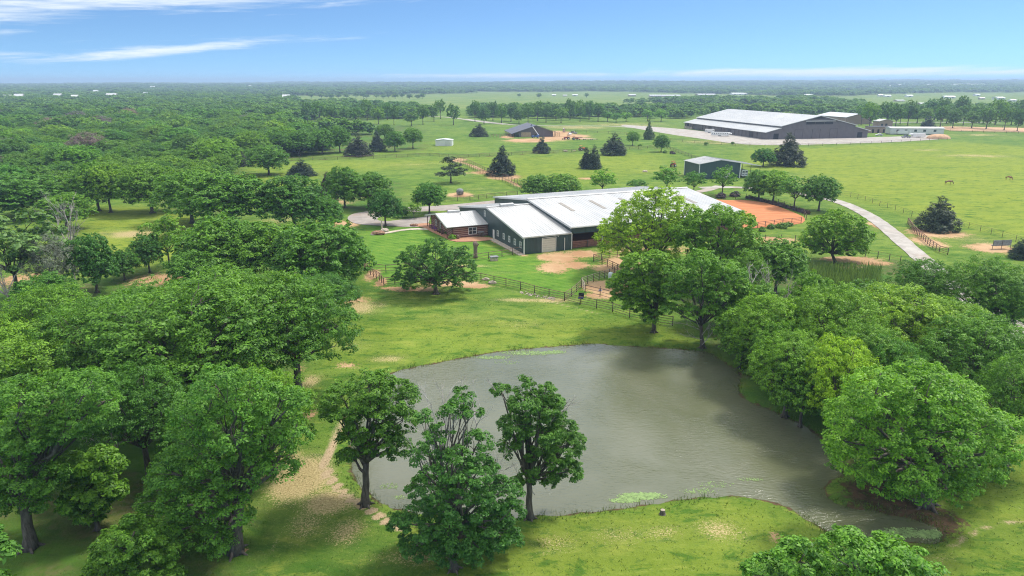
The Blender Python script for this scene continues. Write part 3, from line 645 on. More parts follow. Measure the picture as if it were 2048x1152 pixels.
def lathe(pr, n=12):
    b = MB(); vs = [(r * math.cos(2 * math.pi * j / n), r * math.sin(2 * math.pi * j / n), z) for r, z in pr for j in range(n)]
    fs = [(i * n + j, i * n + (j + 1) % n, (i + 1) * n + (j + 1) % n, (i + 1) * n + j) for i in range(len(pr) - 1) for j in range(n)]
    fs += [tuple(range(n - 1, -1, -1)), tuple((len(pr) - 1) * n + j for j in range(n))]
    return b.add(vs, fs)
def barrel(loc, m, label, s=1.0, cat='barrel', name='wooden_barrel'):
    r = empty(name, loc, 0, label, cat); lathe([(.28 * s, 0), (.34 * s, .3 * s), (.36 * s, .45 * s), (.34 * s, .6 * s), (.28 * s, .9 * s)]).build('staves', m, r, True)
    for z in (.15, .75): lathe([(.325 * s, z * s - .03), (.33 * s, z * s + .03)]).build('hoop', M['black'], r)
barrel(loc2w(-9.6, 26.3, .1), M['greywood'], 'weathered barrel against the side wall of the log cabin')
barrel(loc2w(-7.9, 19.6, .1), M['greywood'], 'weathered barrel planter at the corner under the cabin eave', .9)
def bench(loc, rz, label):
    r = empty('garden_bench', loc, rz, label, 'bench')
    for k in range(4): MB().box(-.8, .8, -.25 + k * .13, -.15 + k * .13, .42, .46).build('slat', M['greywood'], r)
    for k in range(3): MB().box(-.8, .8, .27, .3, .55 + k * .14, .65 + k * .14).build('slat', M['greywood'], r)
    for x in (-.7, .7): MB().box(x - .04, x + .04, -.22, .3, 0, .42).build('leg', M['pipedark'], r)
bench(loc2w(-9.7, 28.2, .1), R(115), 'weathered slatted bench beside the cabin side wall')
# cart / hand pump by the front wall
cart = empty('old_wagon', loc2w(-1.9, 20.0, .1), UA, 'grey old wooden wagon with spoked wheels leaning before the cabin front wall', 'wagon')
MB().box(-.9, .5, -.3, .3, .75, 1.15).build('wagon_box', M['greybox'], cart)
def wheel_spoked(r_, loc, parent, m, name='wheel'):
    b = MB(); n = 16
    b.tube([(r_ * math.cos(2 * math.pi * k / n), 0, r_ * math.sin(2 * math.pi * k / n)) for k in range(n + 1)], .04, 5, False)
    for k in range(8): a = 2 * math.pi * k / 8; b.tube([(0, 0, 0), (r_ * math.cos(a), 0, r_ * math.sin(a))], .02, 4)
    b.ball((0, 0, 0), .08, 6, 4); o = b.build(name, m, parent); o.location = loc; return o
wheel_spoked(.5, (-.5, -.36, .5), cart, M['greywood']); wheel_spoked(.5, (.3, -.36, .5), cart, M['greywood'])
MB().tube([(.5, 0, .8), (1.7, -.3, 1.5)], .05, 5).build('shaft', M['greywood'], cart)
MB().box(-.45, .45, -.05, .05, 0, .5).build('prop', M['greywood'], cart)

# fire pit, boulder group
fp = empty('fire_pit', G(781, 462) * 0 + Vector((G(828, 452).x, G(828, 452).y, .1)), 0, 'low round red-brown stone fire pit at the edge of the drive', 'fire pit')
for k in range(10):
    a = 2 * math.pi * k / 10; MB().ball((.75 * math.cos(a), .75 * math.sin(a), .2), (.27, .27, .24), 7, 5, .12).build('stone', M['redstone'], fp)
lathe([(.62, .0), (.62, .12)]).build('ash_bed', M['black'], fp)
def boulder(loc, r_, m, label, cat='boulder', name='boulder'):
    b = MB().ball((0, 0, r_[2] * .6), r_, 12, 9, .14); o = b.build(name, m, None, False, loc); return tag(o, label, cat)
boulder(G(757, 469) + Vector((0, 0, .1)), (1.7, .9, .55), M['redstone'], 'large reddish flat boulder at the near end of the pale stone path')
boulder(G(770, 463) + Vector((0, 0, .1)), (1.0, .7, .45), M['stone'], 'pale grey boulder beside the two garden posts')
gp = empty('garden_sculpture', G(764, 462), 0, 'tall pale pointed wooden garden post standing among boulders', 'sculpture')
lathe([(.18, 0), (.2, 1.2), (.13, 2.6), (.02, 3.4)], 8).build('shaft', M['stone'], gp); MB().ball((0, 0, .15), (.4, .4, .2), 8, 5, .1).build('base', M['stone'], gp)
gp = empty('garden_lantern', G(771, 458), 0, 'short dark lantern post beside the pale garden post', 'lantern')
lathe([(.07, 0), (.06, 1.9)], 8).build('post', M['pipedark'], gp); MB().box(-.14, .14, -.14, .14, 1.9, 2.3).build('lantern_box', M['black'], gp)
MB().prism([(-.2, 2.3), (.2, 2.3), (0, 2.5)], 'y', -.2, .2).build('lantern_roof', M['pipedark'], gp)

# stump post, ac unit, trough things near the barn
sp = empty('carved_stump', G(951, 516), 0, 'tall dark broken tree stump standing at the lawn fence', 'stump')
lathe([(.5, 0), (.42, .6), (.40, 2.4), (.55, 3.0), (.42, 3.4), (.1, 3.5)], 9).build('trunk', M['greywood'], sp, True)
MB().tube([(.3, 0, 2.4), (.75, 0, 3.0)], [.15, .08], 6).build('broken_branch', M['greywood'], sp)
ac = empty('stone_well', G(988, 521), R(20), 'small pale square block box with dark rim on the lawn before the barn', 'well box')
MB().box(-.7, .7, -.5, .5, 0, .75).build('block_base', M['stone'], ac); MB().box(-.85, .85, -.65, .65, .75, .9).build('lid', M['greybox'], ac); MB().ball((-.3, .7, .5), (.35, .3, .5), 8, 6, .1).build('rim_bush', M['greywood'], ac)

# ------------------------------------------------------------------ big taupe arena building in the distance
BLg = Vector((162.4, 445.2, 0)); GA = math.atan2(.21, .978)
gb = empty('show_barn', BLg, GA, 'very large taupe riding arena with long pale stepped roof, far right on the gravel yard', 'barn')
GWd, GL = 74.0, 116.0
MB().prism([(0, 0), (GWd, 0), (GWd, 4.6), (64, 7.0), (64, 8.2), (37, 14.3), (10, 8.2), (10, 7.0), (0, 4.6)], 'y', 0, .3).build('gable_wall', M['brown'], gb)
MB().prism([(0, 0), (GWd, 0), (GWd, 4.6), (64, 7.0), (64, 8.2), (37, 14.3), (10, 8.2), (10, 7.0), (0, 4.6)], 'y', GL - .3, GL).build('gable_wall', M['brown'], gb)
sw = MB().box(0, .3, .3, GL - 14, 0, 4.6); sw.build('side_wall', M['brown'], gb); MB().box(GWd - .3, GWd, .3, GL - .3, 0, 4.6).build('side_wall', M['brown'], gb)
MB().box(9.7, 10, .3, GL - .3, 6.8, 8.1).build('clerestory_wall', M['brown'], gb); MB().box(64, 64.3, .3, GL - .3, 6.8, 8.1).build('clerestory_wall', M['brown'], gb)
def slab(parent, name, m, a, b, y0, y1, th=.25):
    return MB().prism([(a[0], a[1]), (b[0], b[1]), (b[0], b[1] + th), (a[0], a[1] + th)] if a[0] < b[0] else [(b[0], b[1]), (a[0], a[1]), (a[0], a[1] + th), (b[0], b[1] + th)], 'y', y0, y1).build(name, m, parent)
for a, b in (((9.2, 8.0), (37, 14.3)), ((37.002, 14.3), (64.8, 8.0)), ((-1.4, 4.3), (9.69, 6.95)), ((64.31, 6.95), (75.4, 4.3))):
    s_ = slab(gb, 'roof_slope', M['greyroof'], a, b, -1.2, GL + .6)
    r = MB(); n = 58
    for i in range(n): 
        y = -1.1 + i * (GL + 1.5) / n
        r.prism([(a[0], a[1] + .25), (b[0], b[1] + .25), (b[0], b[1] + .36), (a[0], a[1] + .36)], 'y', y, y + .09)
    tag(r.build('roof_seam', M['greyroof'], s_), kind='stuff')
for x in (20.2, 32.8, 45.6):
    d = MB().box(x, x + 5.4, -.12, -.01, 0, 6.0).build('overhead_door', M['brown'], gb)
    MB().box(x - .2, x, -.16, -.005, 0, 6.2).box(x + 5.4, x + 5.6, -.16, -.005, 0, 6.2).box(x, x + 5.4, -.16, -.005, 6.0, 6.2).build('door_frame', M['taupetrim'], d)
for x in (5.0, 66.2): MB().box(x, x + 3.6, -.1, -.01, 0.0, 3.6).build('dark_doorway_panel', M['dark'], gb)  # solid panels before the wall, the inner shade painted as their colour
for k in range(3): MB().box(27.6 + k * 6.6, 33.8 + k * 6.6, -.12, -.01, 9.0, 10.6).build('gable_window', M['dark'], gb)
MB().prism([(-.9, 10.9), (-.01, 11.3), (-.01, 11.42), (-.9, 11.05)], 'x', 26.8, 48.4).build('awning', M['greyroof'], gb)
MB().prism([(32.5, 12.6), (41.5, 12.6), (37, 13.8)], 'y', -.1, -.01).build('gable_vent', M['dark'], gb)
for k in range(9):
    y = 6 + k * 9.5
    MB().box(-.12, -.01, y, y + 4, 0, 3.6).build('stall_door', M['taupetrim'] if k % 3 == 1 else M['brown'], gb)
    MB().box(-.16, -.005, y + 4.4, y + 4.7, 0, 4.2).build('side_pilaster', M['taupetrim'], gb)
for k in range(4): MB().tube([(-1.0, GL - 14 + k * 4.5, 0), (-1.0, GL - 14 + k * 4.5, 4.3)], .15, 6).build('porch_post', M['stone'], gb)
MB().box(-.6, 0.3, GL - 13.6, GL - .4, 0, 1.6).build('porch_wall', M['stone'], gb)
MB().box(3, 3.3, GL - 13.6, GL - .4, 0, 4.6).build('porch_back_wall', M['brickwall'], gb)

def gable_building(name, loc, rz, w, l, e, h, wall, roof, label, cat='building', group=None, doors=(), wins=(), over=.5):
    r = empty(name, loc, rz, label, cat, group)
    MB().prism([(0, 0), (w, 0), (w, e), (w / 2, h), (0, e)], 'y', 0, l).build('wall', wall, r)
    for a, b in (((-over, e - over * (h - e) / (w / 2) + .02), (w / 2, h + .02)), ((w / 2 + .002, h + .02), (w + over, e - over * (h - e) / (w / 2) + .02))):
        slab(r, 'roof_slope', roof, a, b, -over, l + over, .16)
    for x0, x1, z0, z1, m in doors: MB().box(x0, x1, -.1, -.01, z0, z1).build('door', m, r)
    for x0, x1, z0, z1, m in wins: MB().box(x0, x1, -.08, -.01, z0, z1).build('window', m, r)
    return r
# green storage barn with awning
Kg = Vector((70.5, 258.7, 0)); Ag = math.atan2(.186, .98)
gs = empty('storage_barn', Kg, Ag, 'small dark green barn with white corner posts and an awning sheltering a horse trailer', 'barn')
MB().prism([(0, 0), (16.7, 0), (16.7, 5.6), (8.35, 6.9), (0, 5.6)], 'y', 0, .2).build('gable_wall', M['green'], gs)
MB().prism([(0, 0), (16.7, 0), (16.7, 5.6), (8.35, 6.9), (0, 5.6)], 'y', 13, 13.2).build('gable_wall', M['green'], gs)
MB().box(0, .2, .2, 13, 0, 5.6).build('side_wall', M['green'], gs); MB().box(16.5, 16.7, .2, 13, 0, 5.6).build('side_wall', M['green'], gs)
MB().box(-.1, .12, -.12, -.01, 0, 5.5).box(-.1, -.01, -.01, .15, 0, 5.5).build('corner_post', M['white'], gs)
MB().box(16.5, 16.85, -.12, -.01, 0, 5.5).box(16.71, 16.85, -.01, .15, 0, 5.5).build('corner_post', M['white'], gs); MB().box(-.1, -.01, 12.9, 13.2, 0, 5.5).build('corner_post', M['white'], gs)
for a, b in (((-.4, 5.5), (8.35, 6.92)), ((8.352, 6.92), (25.2, 4.3))):
    s_ = slab(gs, 'roof_slope', M['roof'], a, b, -.4, 13.6, .14); r = MB()
    for i in range(18): y = -.35 + i * .8; r.prism([(a[0], a[1] + .14), (b[0], b[1] + .14), (b[0], b[1] + .2), (a[0], a[1] + .2)], 'y', y, y + .05)
    tag(r.build('roof_seam', M['roof'], s_), kind='stuff')
MB().box(8.8, 12.6, -.1, -.01, 0, 3.6).build('overhead_door', M['door'], gs)
for x, y in ((24.8, -.1), (24.8, 6.5), (24.8, 13.0), (20.6, 13.0)): MB().tube([(x, y, 0), (x, y, 4.3 + (24.8 - x) * .155)], .09, 6).build('awning_post', M['pipedark'], gs)

# barn under construction
ub = empty('unfinished_barn', Vector((4.7, 466.1, 0)), math.atan2(.15, .99) , 'unfinished brown barn with open timber lean-to frames on orange dirt, far centre pasture', 'barn')
MB().prism([(0, 0), (23, 0), (23, 3.4), (11.5, 7.2), (0, 3.4)], 'y', 0, .3).build('gable_wall', M['brown'], ub)
MB().box(0, .3, .3, 33, 0, 3.4).box(22.7, 23, .3, 33, 0, 3.4).build('side_wall', M['brown'], ub); MB().prism([(0, 0), (23, 0), (23, 3.4), (11.5, 7.2), (0, 3.4)], 'y', 33, 33.3).build('gable_wall', M['brown'], ub)
slab(ub, 'roof_slope', M['darkroof'], (-5.2, 1.9), (11.5, 7.3), -1, 34, .3); slab(ub, 'roof_slope', M['darkroof'], (11.502, 7.3), (25.5, 2.75), -1, 34, .3)
MB().box(1.5, 8.0, -.1, -.01, 0, 3.0).build('plywood_panel', M['wood'], ub)
for k in range(8): MB().box(-5.0, -4.7, k * 4.6, k * 4.6 + .3, 0, 1.9).build('timber_post', M['wood'], ub)
for k in range(6): MB().box(24 + (k % 3) * 1.8, 24.3 + (k % 3) * 1.8, (k // 3) * 5, (k // 3) * 5 + .3, 0, 3.0).build('timber_post', M['wood'], ub)
for k in range(9): MB().box(-19 + k * 1.9, -18.75 + k * 1.9, 1, 1.25, 0, 2.0).build('paddock_post', M['wood'], ub)
MB().box(-19, -2, 1.05, 1.15, 1.7, 1.85).build('paddock_rail', M['pipedark'], ub); MB().box(-19, -2, 1.05, 1.15, .9, 1.05).build('paddock_rail', M['pipedark'], ub)

gable_building('metal_shed', G(871, 292), R(-2), 9.4, 8, 3.1, 3.7, M['white'], M['greyroof'], 'small white metal shed alone in the pasture', 'shed', doors=((5.5, 8.5, 0, 2.6, M['greyroof']),), over=.3)
gable_building('annex_barn', G(1690, 250) + Vector((4, 8, 0)), GA, 26, 40, 6.0, 8.8, M['brickwall'], M['greyroof'], 'pale roofed annex building showing behind the right end of the large taupe arena', 'barn')
gable_building('pump_house', G(1757, 254), GA, 13, 7, 4.6, 6.0, M['brickwall'], M['greyroof'], 'small brown shed with flat pale roof behind the white parked car', 'shed', doors=((2, 4, 0, 2.6, M['dark']), (6, 8, 0, 2.6, M['dark'])))
mh = empty('mobile_home', G(1780, 269), R(-4), 'long pale grey single-storey mobile home behind the parked truck and trailers', 'house')
MB().box(0, 36, 0, 8, .5, 4.2).build('wall', M['greyroof'], mh); MB().prism([(-.4, 4.2), (8.4, 4.2), (8.4, 4.35), (4, 5.2), (-.4, 4.35)], 'x', -.4, 36.4).build('roof', M['roof'], mh)
MB().box(.3, 35.7, .3, 7.7, 0, .5).build('skirt', M['greybox'], mh)
for x in (4, 9.5, 16, 22, 29): MB().box(x, x + 1.8, -.06, -.01, 2.0, 3.4).build('window', M['glass'], mh)
MB().box(13, 14, -.06, -.01, .5, 3.0).build('door', M['white'], mh)
mw = empty('stable_row', G(1738, 266), R(3), 'low brown weathered stable row between the taupe arena and the mobile home', 'shed')
MB().box(0, 17, 0, 6, 0, 4.4).build('wall', M['brickwall'], mw); MB().box(-.4, 17.4, -.5, 6.4, 4.4, 4.6).build('roof', M['darkroof'], mw)
for x in (2, 6, 10, 14): MB().box(x, x + 1.4, -.06, -.01, 0, 2.6).build('door', M['dark'], mw)

# ------------------------------------------------------------------ vehicles
def wheel(parent, x, y, r_=.38, w=.25):
    b = lathe([(r_ * .6, -w / 2), (r_, -w / 2 + .03), (r_, w / 2 - .03), (r_ * .6, w / 2)], 14); o = b.build('wheel', None, parent); o.data.materials.append(M['black'])
    o.rotation_euler = (R(90), 0, 0); o.location = (x, y, r_)
    h = lathe([(r_ * .55, -w / 2 - .01), (r_ * .5, w / 2 + .01)], 10).build('rim', M['steel'], o); return o
def pickup(loc, rz, m, label):
    r = empty('pickup_truck', loc, rz, label, 'truck')
    MB().prism([(-2.9, .5), (2.9, .5), (2.95, .95), (2.8, 1.15), (1.5, 1.25), (.95, 1.9), (-.7, 1.95), (-.95, 1.25), (-2.9, 1.2)], 'y', -.98, .98).build('body', m, r)
    MB().prism([(1.42, 1.28), (.95, 1.84), (-.62, 1.88), (-.85, 1.3)], 'y', -1.0, 1.0).build('side_window', M['glass'], r)
    MB().prism([(1.6, 1.27), (1.05, 1.86), (1.0, 1.8), (1.5, 1.27)], 'y', -.85, .85).build('windscreen', M['glass'], r)
    MB().box(-2.75, -1.0, -.8, .8, 1.18, 1.215).build('truck_bed', M['dark'], r)
    for s in (-.7, .7): MB().box(2.9, 2.97, s - .18, s + .18, .78, .98).build('headlight', M['white'], r)
    MB().box(2.9, 3.05, -.95, .95, .45, .65).build('bumper', M['steel'], r)
    for x in (-1.9, 1.9):
        for y in (-.9, .9): wheel(r, x, y, .42)
    return r
def car(loc, rz, m, label):
    r = empty('parked_car', loc, rz, label, 'car')
    MB().prism([(-2.3, .35), (2.25, .35), (2.35, .65), (1.9, .9), (1.1, .98), (.4, 1.45), (-1.2, 1.5), (-2.1, 1.05), (-2.35, .8)], 'y', -.88, .88).build('body', m, r)
    MB().prism([(1.0, 1.0), (.38, 1.4), (-1.15, 1.44), (-1.85, 1.05)], 'y', -.9, .9).build('side_window', M['glass'], r)
    for x in (-1.45, 1.4):
        for y in (-.8, .8): wheel(r, x, y, .33, .2)
    return r
def horse_trailer(loc, rz, L, m, label, nwin=6, goose=True):
    r = empty('horse_trailer', loc, rz, label, 'trailer')
    MB().prism([(-L / 2, .55), (L / 2, .55), (L / 2, 2.2), (L / 2 - .3, 2.75), (-L / 2 + .15, 2.75), (-L / 2, 2.5)], 'y', -1.15, 1.15).build('body', m, r)
    if goose: MB().prism([(L / 2 - .05, 1.5), (L / 2 + 1.9, 1.7), (L / 2 + 1.7, 2.3), (L / 2 - .05, 2.7)], 'y', -1.1, 1.1).build('gooseneck', m, r)
    for k in range(nwin):
        x = -L / 2 + .8 + k * (L - 1.6) / max(nwin - 1, 1)
        MB().box(x - .25, x + .25, -1.19, -1.151, 1.7, 2.2).build('window', M['glass'], r)
    MB().box(-L / 2 + .1, L / 2 - .1, -1.18, -1.151, .9, 1.0).build('trim_stripe', M['greybox'], r)
    for x in (-.7, .2):
        for y in (-1.05, 1.05): wheel(r, x, y, .36)
    MB().box(-L / 2, -L / 2 - .01, -.9, .9, .6, 2.5)
    MB().box(-1.2, .7, -1.32, -1.151, .72, .82).build('fender', M['steel'], r)
    return r
horse_trailer(G(1440, 272.5), R(-28), 11.5, M['white'], 'long white horse trailer with a row of windows parked before the taupe arena', 8)
horse_trailer(G(1419, 266), R(-20), 6.5, M['white'], 'shorter white trailer parked directly behind the long windowed horse trailer', 2, False)
pickup(G(1812, 276), R(188), M['greybox'], 'dark grey pickup truck with a pale trailer on the gravel yard')
horse_trailer(G(1836, 275), R(184), 8.5, M['white'], 'white living-quarters trailer hitched behind the dark pickup truck', 4)
horse_trailer(G(1803, 269), R(184), 7.0, M['white'], 'white trailer parked beside the pale mobile home, behind the dark pickup', 2, False)
car(G(1758, 271.5), R(175), M['white'], 'white car parked beyond the right corner of the taupe arena')
# trailer under the awning of the green barn, seen from the rear
ht = empty('horse_trailer', Kg + Matrix.Rotation(Ag, 3, 'Z') @ Vector((19.2, 2.6, 0)), Ag + R(90), 'white horse trailer with dark rear windows parked under the green barn awning', 'trailer')
MB().box(-1.8, 4.2, -1.25, 1.25, .55, 2.8).build('body', M['white'], ht)
for y in (-.62, .62):
    MB().box(-1.86, -1.801, y - .42, y + .42, 1.9, 2.45).build('rear_window', M['glass'], ht); MB().box(-1.86, -1.801, y - .42, y + .42, 1.0, 1.5).build('rear_panel', M['greybox'], ht)
    MB().box(-1.87, -1.801, y - .5, y - .46, .6, 2.7).build('door_seam', M['greybox'], ht)
for x in (.4, 1.3):
    for y in (-1.15, 1.15): wheel(ht, x, y, .36)

# telehandler, tractor, trailers, hopper, van at the building site
th = empty('telehandler', G(1071, 276), R(195), 'blue telehandler with its long boom raised in front of the unfinished barn', 'telehandler')
MB().prism([(-2.4, .7), (2.4, .7), (2.4, 1.4), (1.0, 1.7), (-2.4, 1.9)], 'y', -.9, .9).build('chassis', M['bluepaint'], th)
MB().prism([(-.4, 1.6), (1.1, 1.6), (.9, 2.7), (-.3, 2.7)], 'y', .3, 1.15).build('cab', M['glass'], th)
MB().tube([(-2.2, -.3, 1.8), (2.0, -.3, 7.4)], .28, 6).build('boom', M['white'], th); MB().tube([(1.2, -.3, 6.3), (2.8, -.3, 8.4)], .2, 6).build('boom_extension', M['bluepaint'], th)
MB().box(2.6, 3.6, -.7, .1, 8.0, 8.15).box(2.6, 2.75, -.7, .1, 8.1, 8.9).build('fork', M['pipedark'], th)
for x in (-1.6, 1.6):
    for y in (-1.05, 1.05): wheel(th, x, y, .6, .4)
def tractor(loc, rz, m, label, loader=True):
    r = empty('tractor', loc, rz, label, 'tractor')
    MB().prism([(-.2, .8), (2.0, .8), (2.05, 1.4), (1.7, 1.65), (-.2, 1.7)], 'y', -.4, .4).build('hood', m, r)
    MB().box(-1.3, -.2, -.6, .6, .9, 1.2).build('chassis', m, r)
    b = MB()
    for x in (-1.3, -.3):
        for y in (-.55, .55): b.box(x - .04, x + .04, y - .04, y + .04, 1.2, 2.5)
    b.build('cab_frame', M['pipedark'], r); MB().box(-1.5, -.1, -.7, .7, 2.5, 2.62).build('canopy', m, r)
    MB().box(-1.1, -.6, -.25, .25, 1.2, 1.35).box(-1.15, -1.05, -.25, .25, 1.35, 1.75).build('seat', M['black'], r)
    for y in (-.85, .85): wheel(r, -.9, y, .78, .4); wheel(r, 1.5, y * .8, .42, .28)
    if loader:
        for y in (-.55, .55): MB().tube([(.2, y, 1.4), (1.8, y, 1.3), (2.7, y, .5)], .06, 4).build('loader_arm', m, r)
        MB().prism([(2.6, .15), (3.3, .15), (3.2, .3), (2.75, .7)], 'y', -.85, .85).build('bucket', M['pipedark'], r)
    return r
tractor(G(1134, 279), R(190), M['redpaint'], 'dark red tractor parked nearest the unfinished barn on orange dirt')
tractor(G(1150, 280), R(10), M['redpaint'], 'red-brown tractor with loader beside the flat trailers', True)
def flat_trailer(loc, rz, label):
    r = empty('flatbed_trailer', loc, rz, label, 'trailer')
    MB().box(-3, 3, -1.1, 1.1, .55, .68).build('deck', M['stone'], r); MB().tube([(3, -.8, .5), (4.2, 0, .5), (3, .8, .5)], .06, 4).build('drawbar', M['pipedark'], r)
    for x in (-.6, .4):
        for y in (-1.1, 1.1): wheel(r, x, y, .32, .2)
flat_trailer(G(1169, 279.5), R(-8), 'pale flatbed trailer beside the red tractors at the building site')
flat_trailer(G(1183, 280), R(-8), 'pale flatbed trailer farthest from the unfinished barn')
pickup(G(1146, 268), R(160), M['greybox'], 'dark pickup truck parked beyond the tractors at the building site')
car(G(1139, 270), R(100), M['white'], 'white vehicle parked between the tractors and the dark pickup')
tb = empty('timber_stack', G(1160, 276), R(10), 'small stack of pale timber and a hoop at the building site', 'timber stack')
for k in range(6): MB().box(-1.6, 1.6, -.6 + (k % 3) * .42, -.25 + (k % 3) * .42, (k // 3) * .32, .3 + (k // 3) * .32).build('plank', M['wood'], tb)
pt = empty('portable_toilet', G(1128, 264.5), R(10), 'tan portable toilet standing beyond the building site', 'portable toilet')
MB().box(-.8, .8, -.8, .8, 0, 2.6).build('cabin', M['brickwall'], pt); MB().prism([(-.85, 2.6), (.85, 2.6), (0, 3.0)], 'y', -.85, .85).build('roof', M['white'], pt); MB().box(-.5, .5, -.86, -.81, .1, 2.3).build('door', M['stone'], pt)
tractor(G(1164, 301), R(30), M['orangepaint'], 'orange machine parked by the far hedge line behind the twin cedar', True)
tractor(G(1347, 334), R(60), M['orangepaint'], 'orange tractor beside the left wall of the small green barn', False)
def cow(loc, rz, m, label, name='grazing_cow', cat='cow', group=None): return horse(loc, rz, m, label, name, cat, group)
def horse(loc, rz, m, label, name='grazing_horse', cat='horse', s=1.0):
    """one skinned body: trunk, neck down to the grass, four jointed legs, tail"""
    vs = []; es = []; rr = []
    def chain(pts, start=None):
        prev = start
        for (x, y, z, r_) in pts:
            vs.append((x * s, y * s, z * s)); rr.append(r_ * s)
            if prev is not None: es.append((prev, len(vs) - 1))
            prev = len(vs) - 1
        return prev
    chain([(-.75, 0, 1.22, .27)]); rump = 0
    mid = chain([(-.35, 0, 1.15, .29), (.1, 0, 1.12, .31), (.5, 0, 1.18, .29)], 0)
    neck = chain([(.85, 0, 1.12, .19), (1.15, 0, .85, .14), (1.35, 0, .55, .11)], mid)
    chain([(1.45, 0, .32, .10), (1.52, 0, .10, .065)], neck); chain([(1.30, .07, .66, .03)], neck); chain([(1.30, -.07, .66, .03)], neck)
    for sy in (-.16, .16):
        st_ = .08 if sy > 0 else -.06
        chain([(.55 + st_, sy, .85, .12), (.58 + st_, sy, .48, .07), (.55 + st_, sy, .12, .05), (.60 + st_, sy, .02, .065)], mid)
        chain([(-.78 - st_, sy, .85, .16), (-.95 - st_, sy, .52, .075), (-.86 - st_, sy, .14, .05), (-.80 - st_, sy, .02, .065)], rump)
    me_ = bpy.data.meshes.new(name); me_.from_pydata(vs, es, []); me_.materials.append(m)
    root = empty(name, loc, rz, label, cat)
    o = bpy.data.objects.new('body', me_); link(o, root)
    sk = o.modifiers.new('skin', 'SKIN'); sk.use_smooth_shade = True
    for i, v in enumerate(me_.skin_vertices[0].data): v.radius = (rr[i], rr[i]); v.use_root = (i == 0)
    sb = o.modifiers.new('sub', 'SUBSURF'); sb.levels = 1; sb.render_levels = 1
    MB().tube([(-.98 * s, 0, 1.28 * s), (-1.12 * s, 0, 1.0 * s), (-1.14 * s, 0, .55 * s)], [.05 * s, .09 * s, .03 * s], 6).build('tail', M['hidedark'], root, True)
    MB().tube([(.62 * s, 0, 1.44 * s), (.98 * s, 0, 1.22 * s), (1.26 * s, 0, .88 * s), (1.36 * s, 0, .66 * s)], [.03, .05, .05, .03], 6).build('mane', M['hidedark'], root, True)
    return root
horse(G(1897, 369), R(-10), M['hidehorse'], 'bay horse grazing side-on in the right pasture', s=1.12)
horse(G(2017, 360), R(-72), M['hidehorse2'], 'chestnut horse grazing head-on near the right edge of the pasture', s=1.1)

# ------------------------------------------------------------------ troughs, feeders, small objects
hf = empty('hay_feeder', G(2002, 499), R(8), 'blue-grey two-panel hay feeder on thin legs on a bare dirt patch', 'feeder')
MB().box(-2.2, -.1, -.06, .06, .9, 2.1).build('panel', M['greybox'], hf); MB().box(.1, 2.2, -.06, .06, .9, 2.1).build('panel', M['greybox'], hf)
for x in (-2.2, 0, 2.2): MB().tube([(x, 0, 0), (x, 0, 2.15)], .05, 6).build('leg', M['pipedark'], hf)
MB().box(-1.9, 1.9, .1, .9, .8, .95).build('tray', M['greybox'], hf)
rb = empty('round_bale_feeder', G(920, 390), 0, 'grey round bale feeder on a ring of bare soil', 'feeder')
lathe([(.85, .2), (1.1, .5), (1.15, 1.3), (1.0, 1.9), (.4, 2.1)], 14).build('bale', M['greybox'], rb, True)
for k in range(8): a = k * math.pi / 4; MB().tube([(1.25 * math.cos(a), 1.25 * math.sin(a), 0), (1.25 * math.cos(a), 1.25 * math.sin(a), 1.2)], .04, 4).build('upright', M['pipedark'], rb)
MB().tube([(1.25 * math.cos(k * math.pi / 8), 1.25 * math.sin(k * math.pi / 8), 1.2) for k in range(17)], .045, 4, False).build('ring', M['pipedark'], rb)
wb = empty('water_tank', G(1221, 559), 0, 'pale blue-white plastic drum standing inside the small dirt corral', 'drum')
lathe([(.42, 0), (.45, .1), (.45, 1.2), (.36, 1.35), (.1, 1.4)], 14).build('drum', plain('pale drum', (.50, .60, .60), .4), wb, True); lathe([(.46, .7), (.46, .76)], 14).build('hoop', M['greybox'], wb)
df = empty('game_feeder', G(1162, 606), R(-15), 'dark navy box seat on a short post beside the curved pipe fence', 'feeder')
MB().tube([(0, 0, 0), (0, 0, .9)], .05, 6).build('post', M['pipedark'], df)
MB().box(-.45, .45, -.05, .1, .9, 1.75).build('back_panel', M['black'], df); MB().box(-.42, .42, -.55, -.05, .85, 1.1).build('tray', M['navy'], df)
bv = empty('valve_post', G(1200, 588), 0, 'small blue valve on a thin post inside the dirt corral', 'water valve')
MB().tube([(0, 0, 0), (0, 0, 1.4)], .045, 6).build('post', M['pipedark'], bv); MB().ball((0, 0, .75), .17, 8, 6).build('valve', M['bluepaint'], bv); MB().box(-.3, .3, -.06, .06, .55, .62).build('handle', M['bluepaint'], bv)
ts = empty('tree_stump', G(1325, 1029, -.05), 0, 'cut tree stump with pale top on the near grassy bank of the pond', 'tree stump')
lathe([(.34, 0), (.24, .12), (.20, .42), (.19, .46)], 10).build('stump', M['bark'], ts); lathe([(.185, .462), (.10, .475)], 10).build('cut_face', M['stone'], ts)
sandp = MB().ball((0, 0, 0), (8.0, 4.5, 3.1), 18, 10, .05).build('sand_heap', M['sand'], None, True, G(1884, 278) + Vector((0, 4, -.2)))
tag(sandp, 'orange-tan heap of sand at the right end of the gravel yard', 'sand heap')
for px_, py_, w_, lab in ((1131, 303, 1.2, 'pale rock on the hedge line near the orange machine'), (1149, 302.5, .9, 'smaller pale rock on the hedge line near the orange machine'), (1290, 344, 1.1, 'pale rock left of the white picket rocks below the small green barn'),
                          (972, 560, .7, 'pale rock on the left end of the curved fence line'), (985, 567, .8, 'pale flat rock at the third post of the curved fence')):
    boulder(G(px_, py_), (w_, w_ * .6, w_ * .4), M['stone'], lab, 'rock', 'field_rock')
rk = MB()
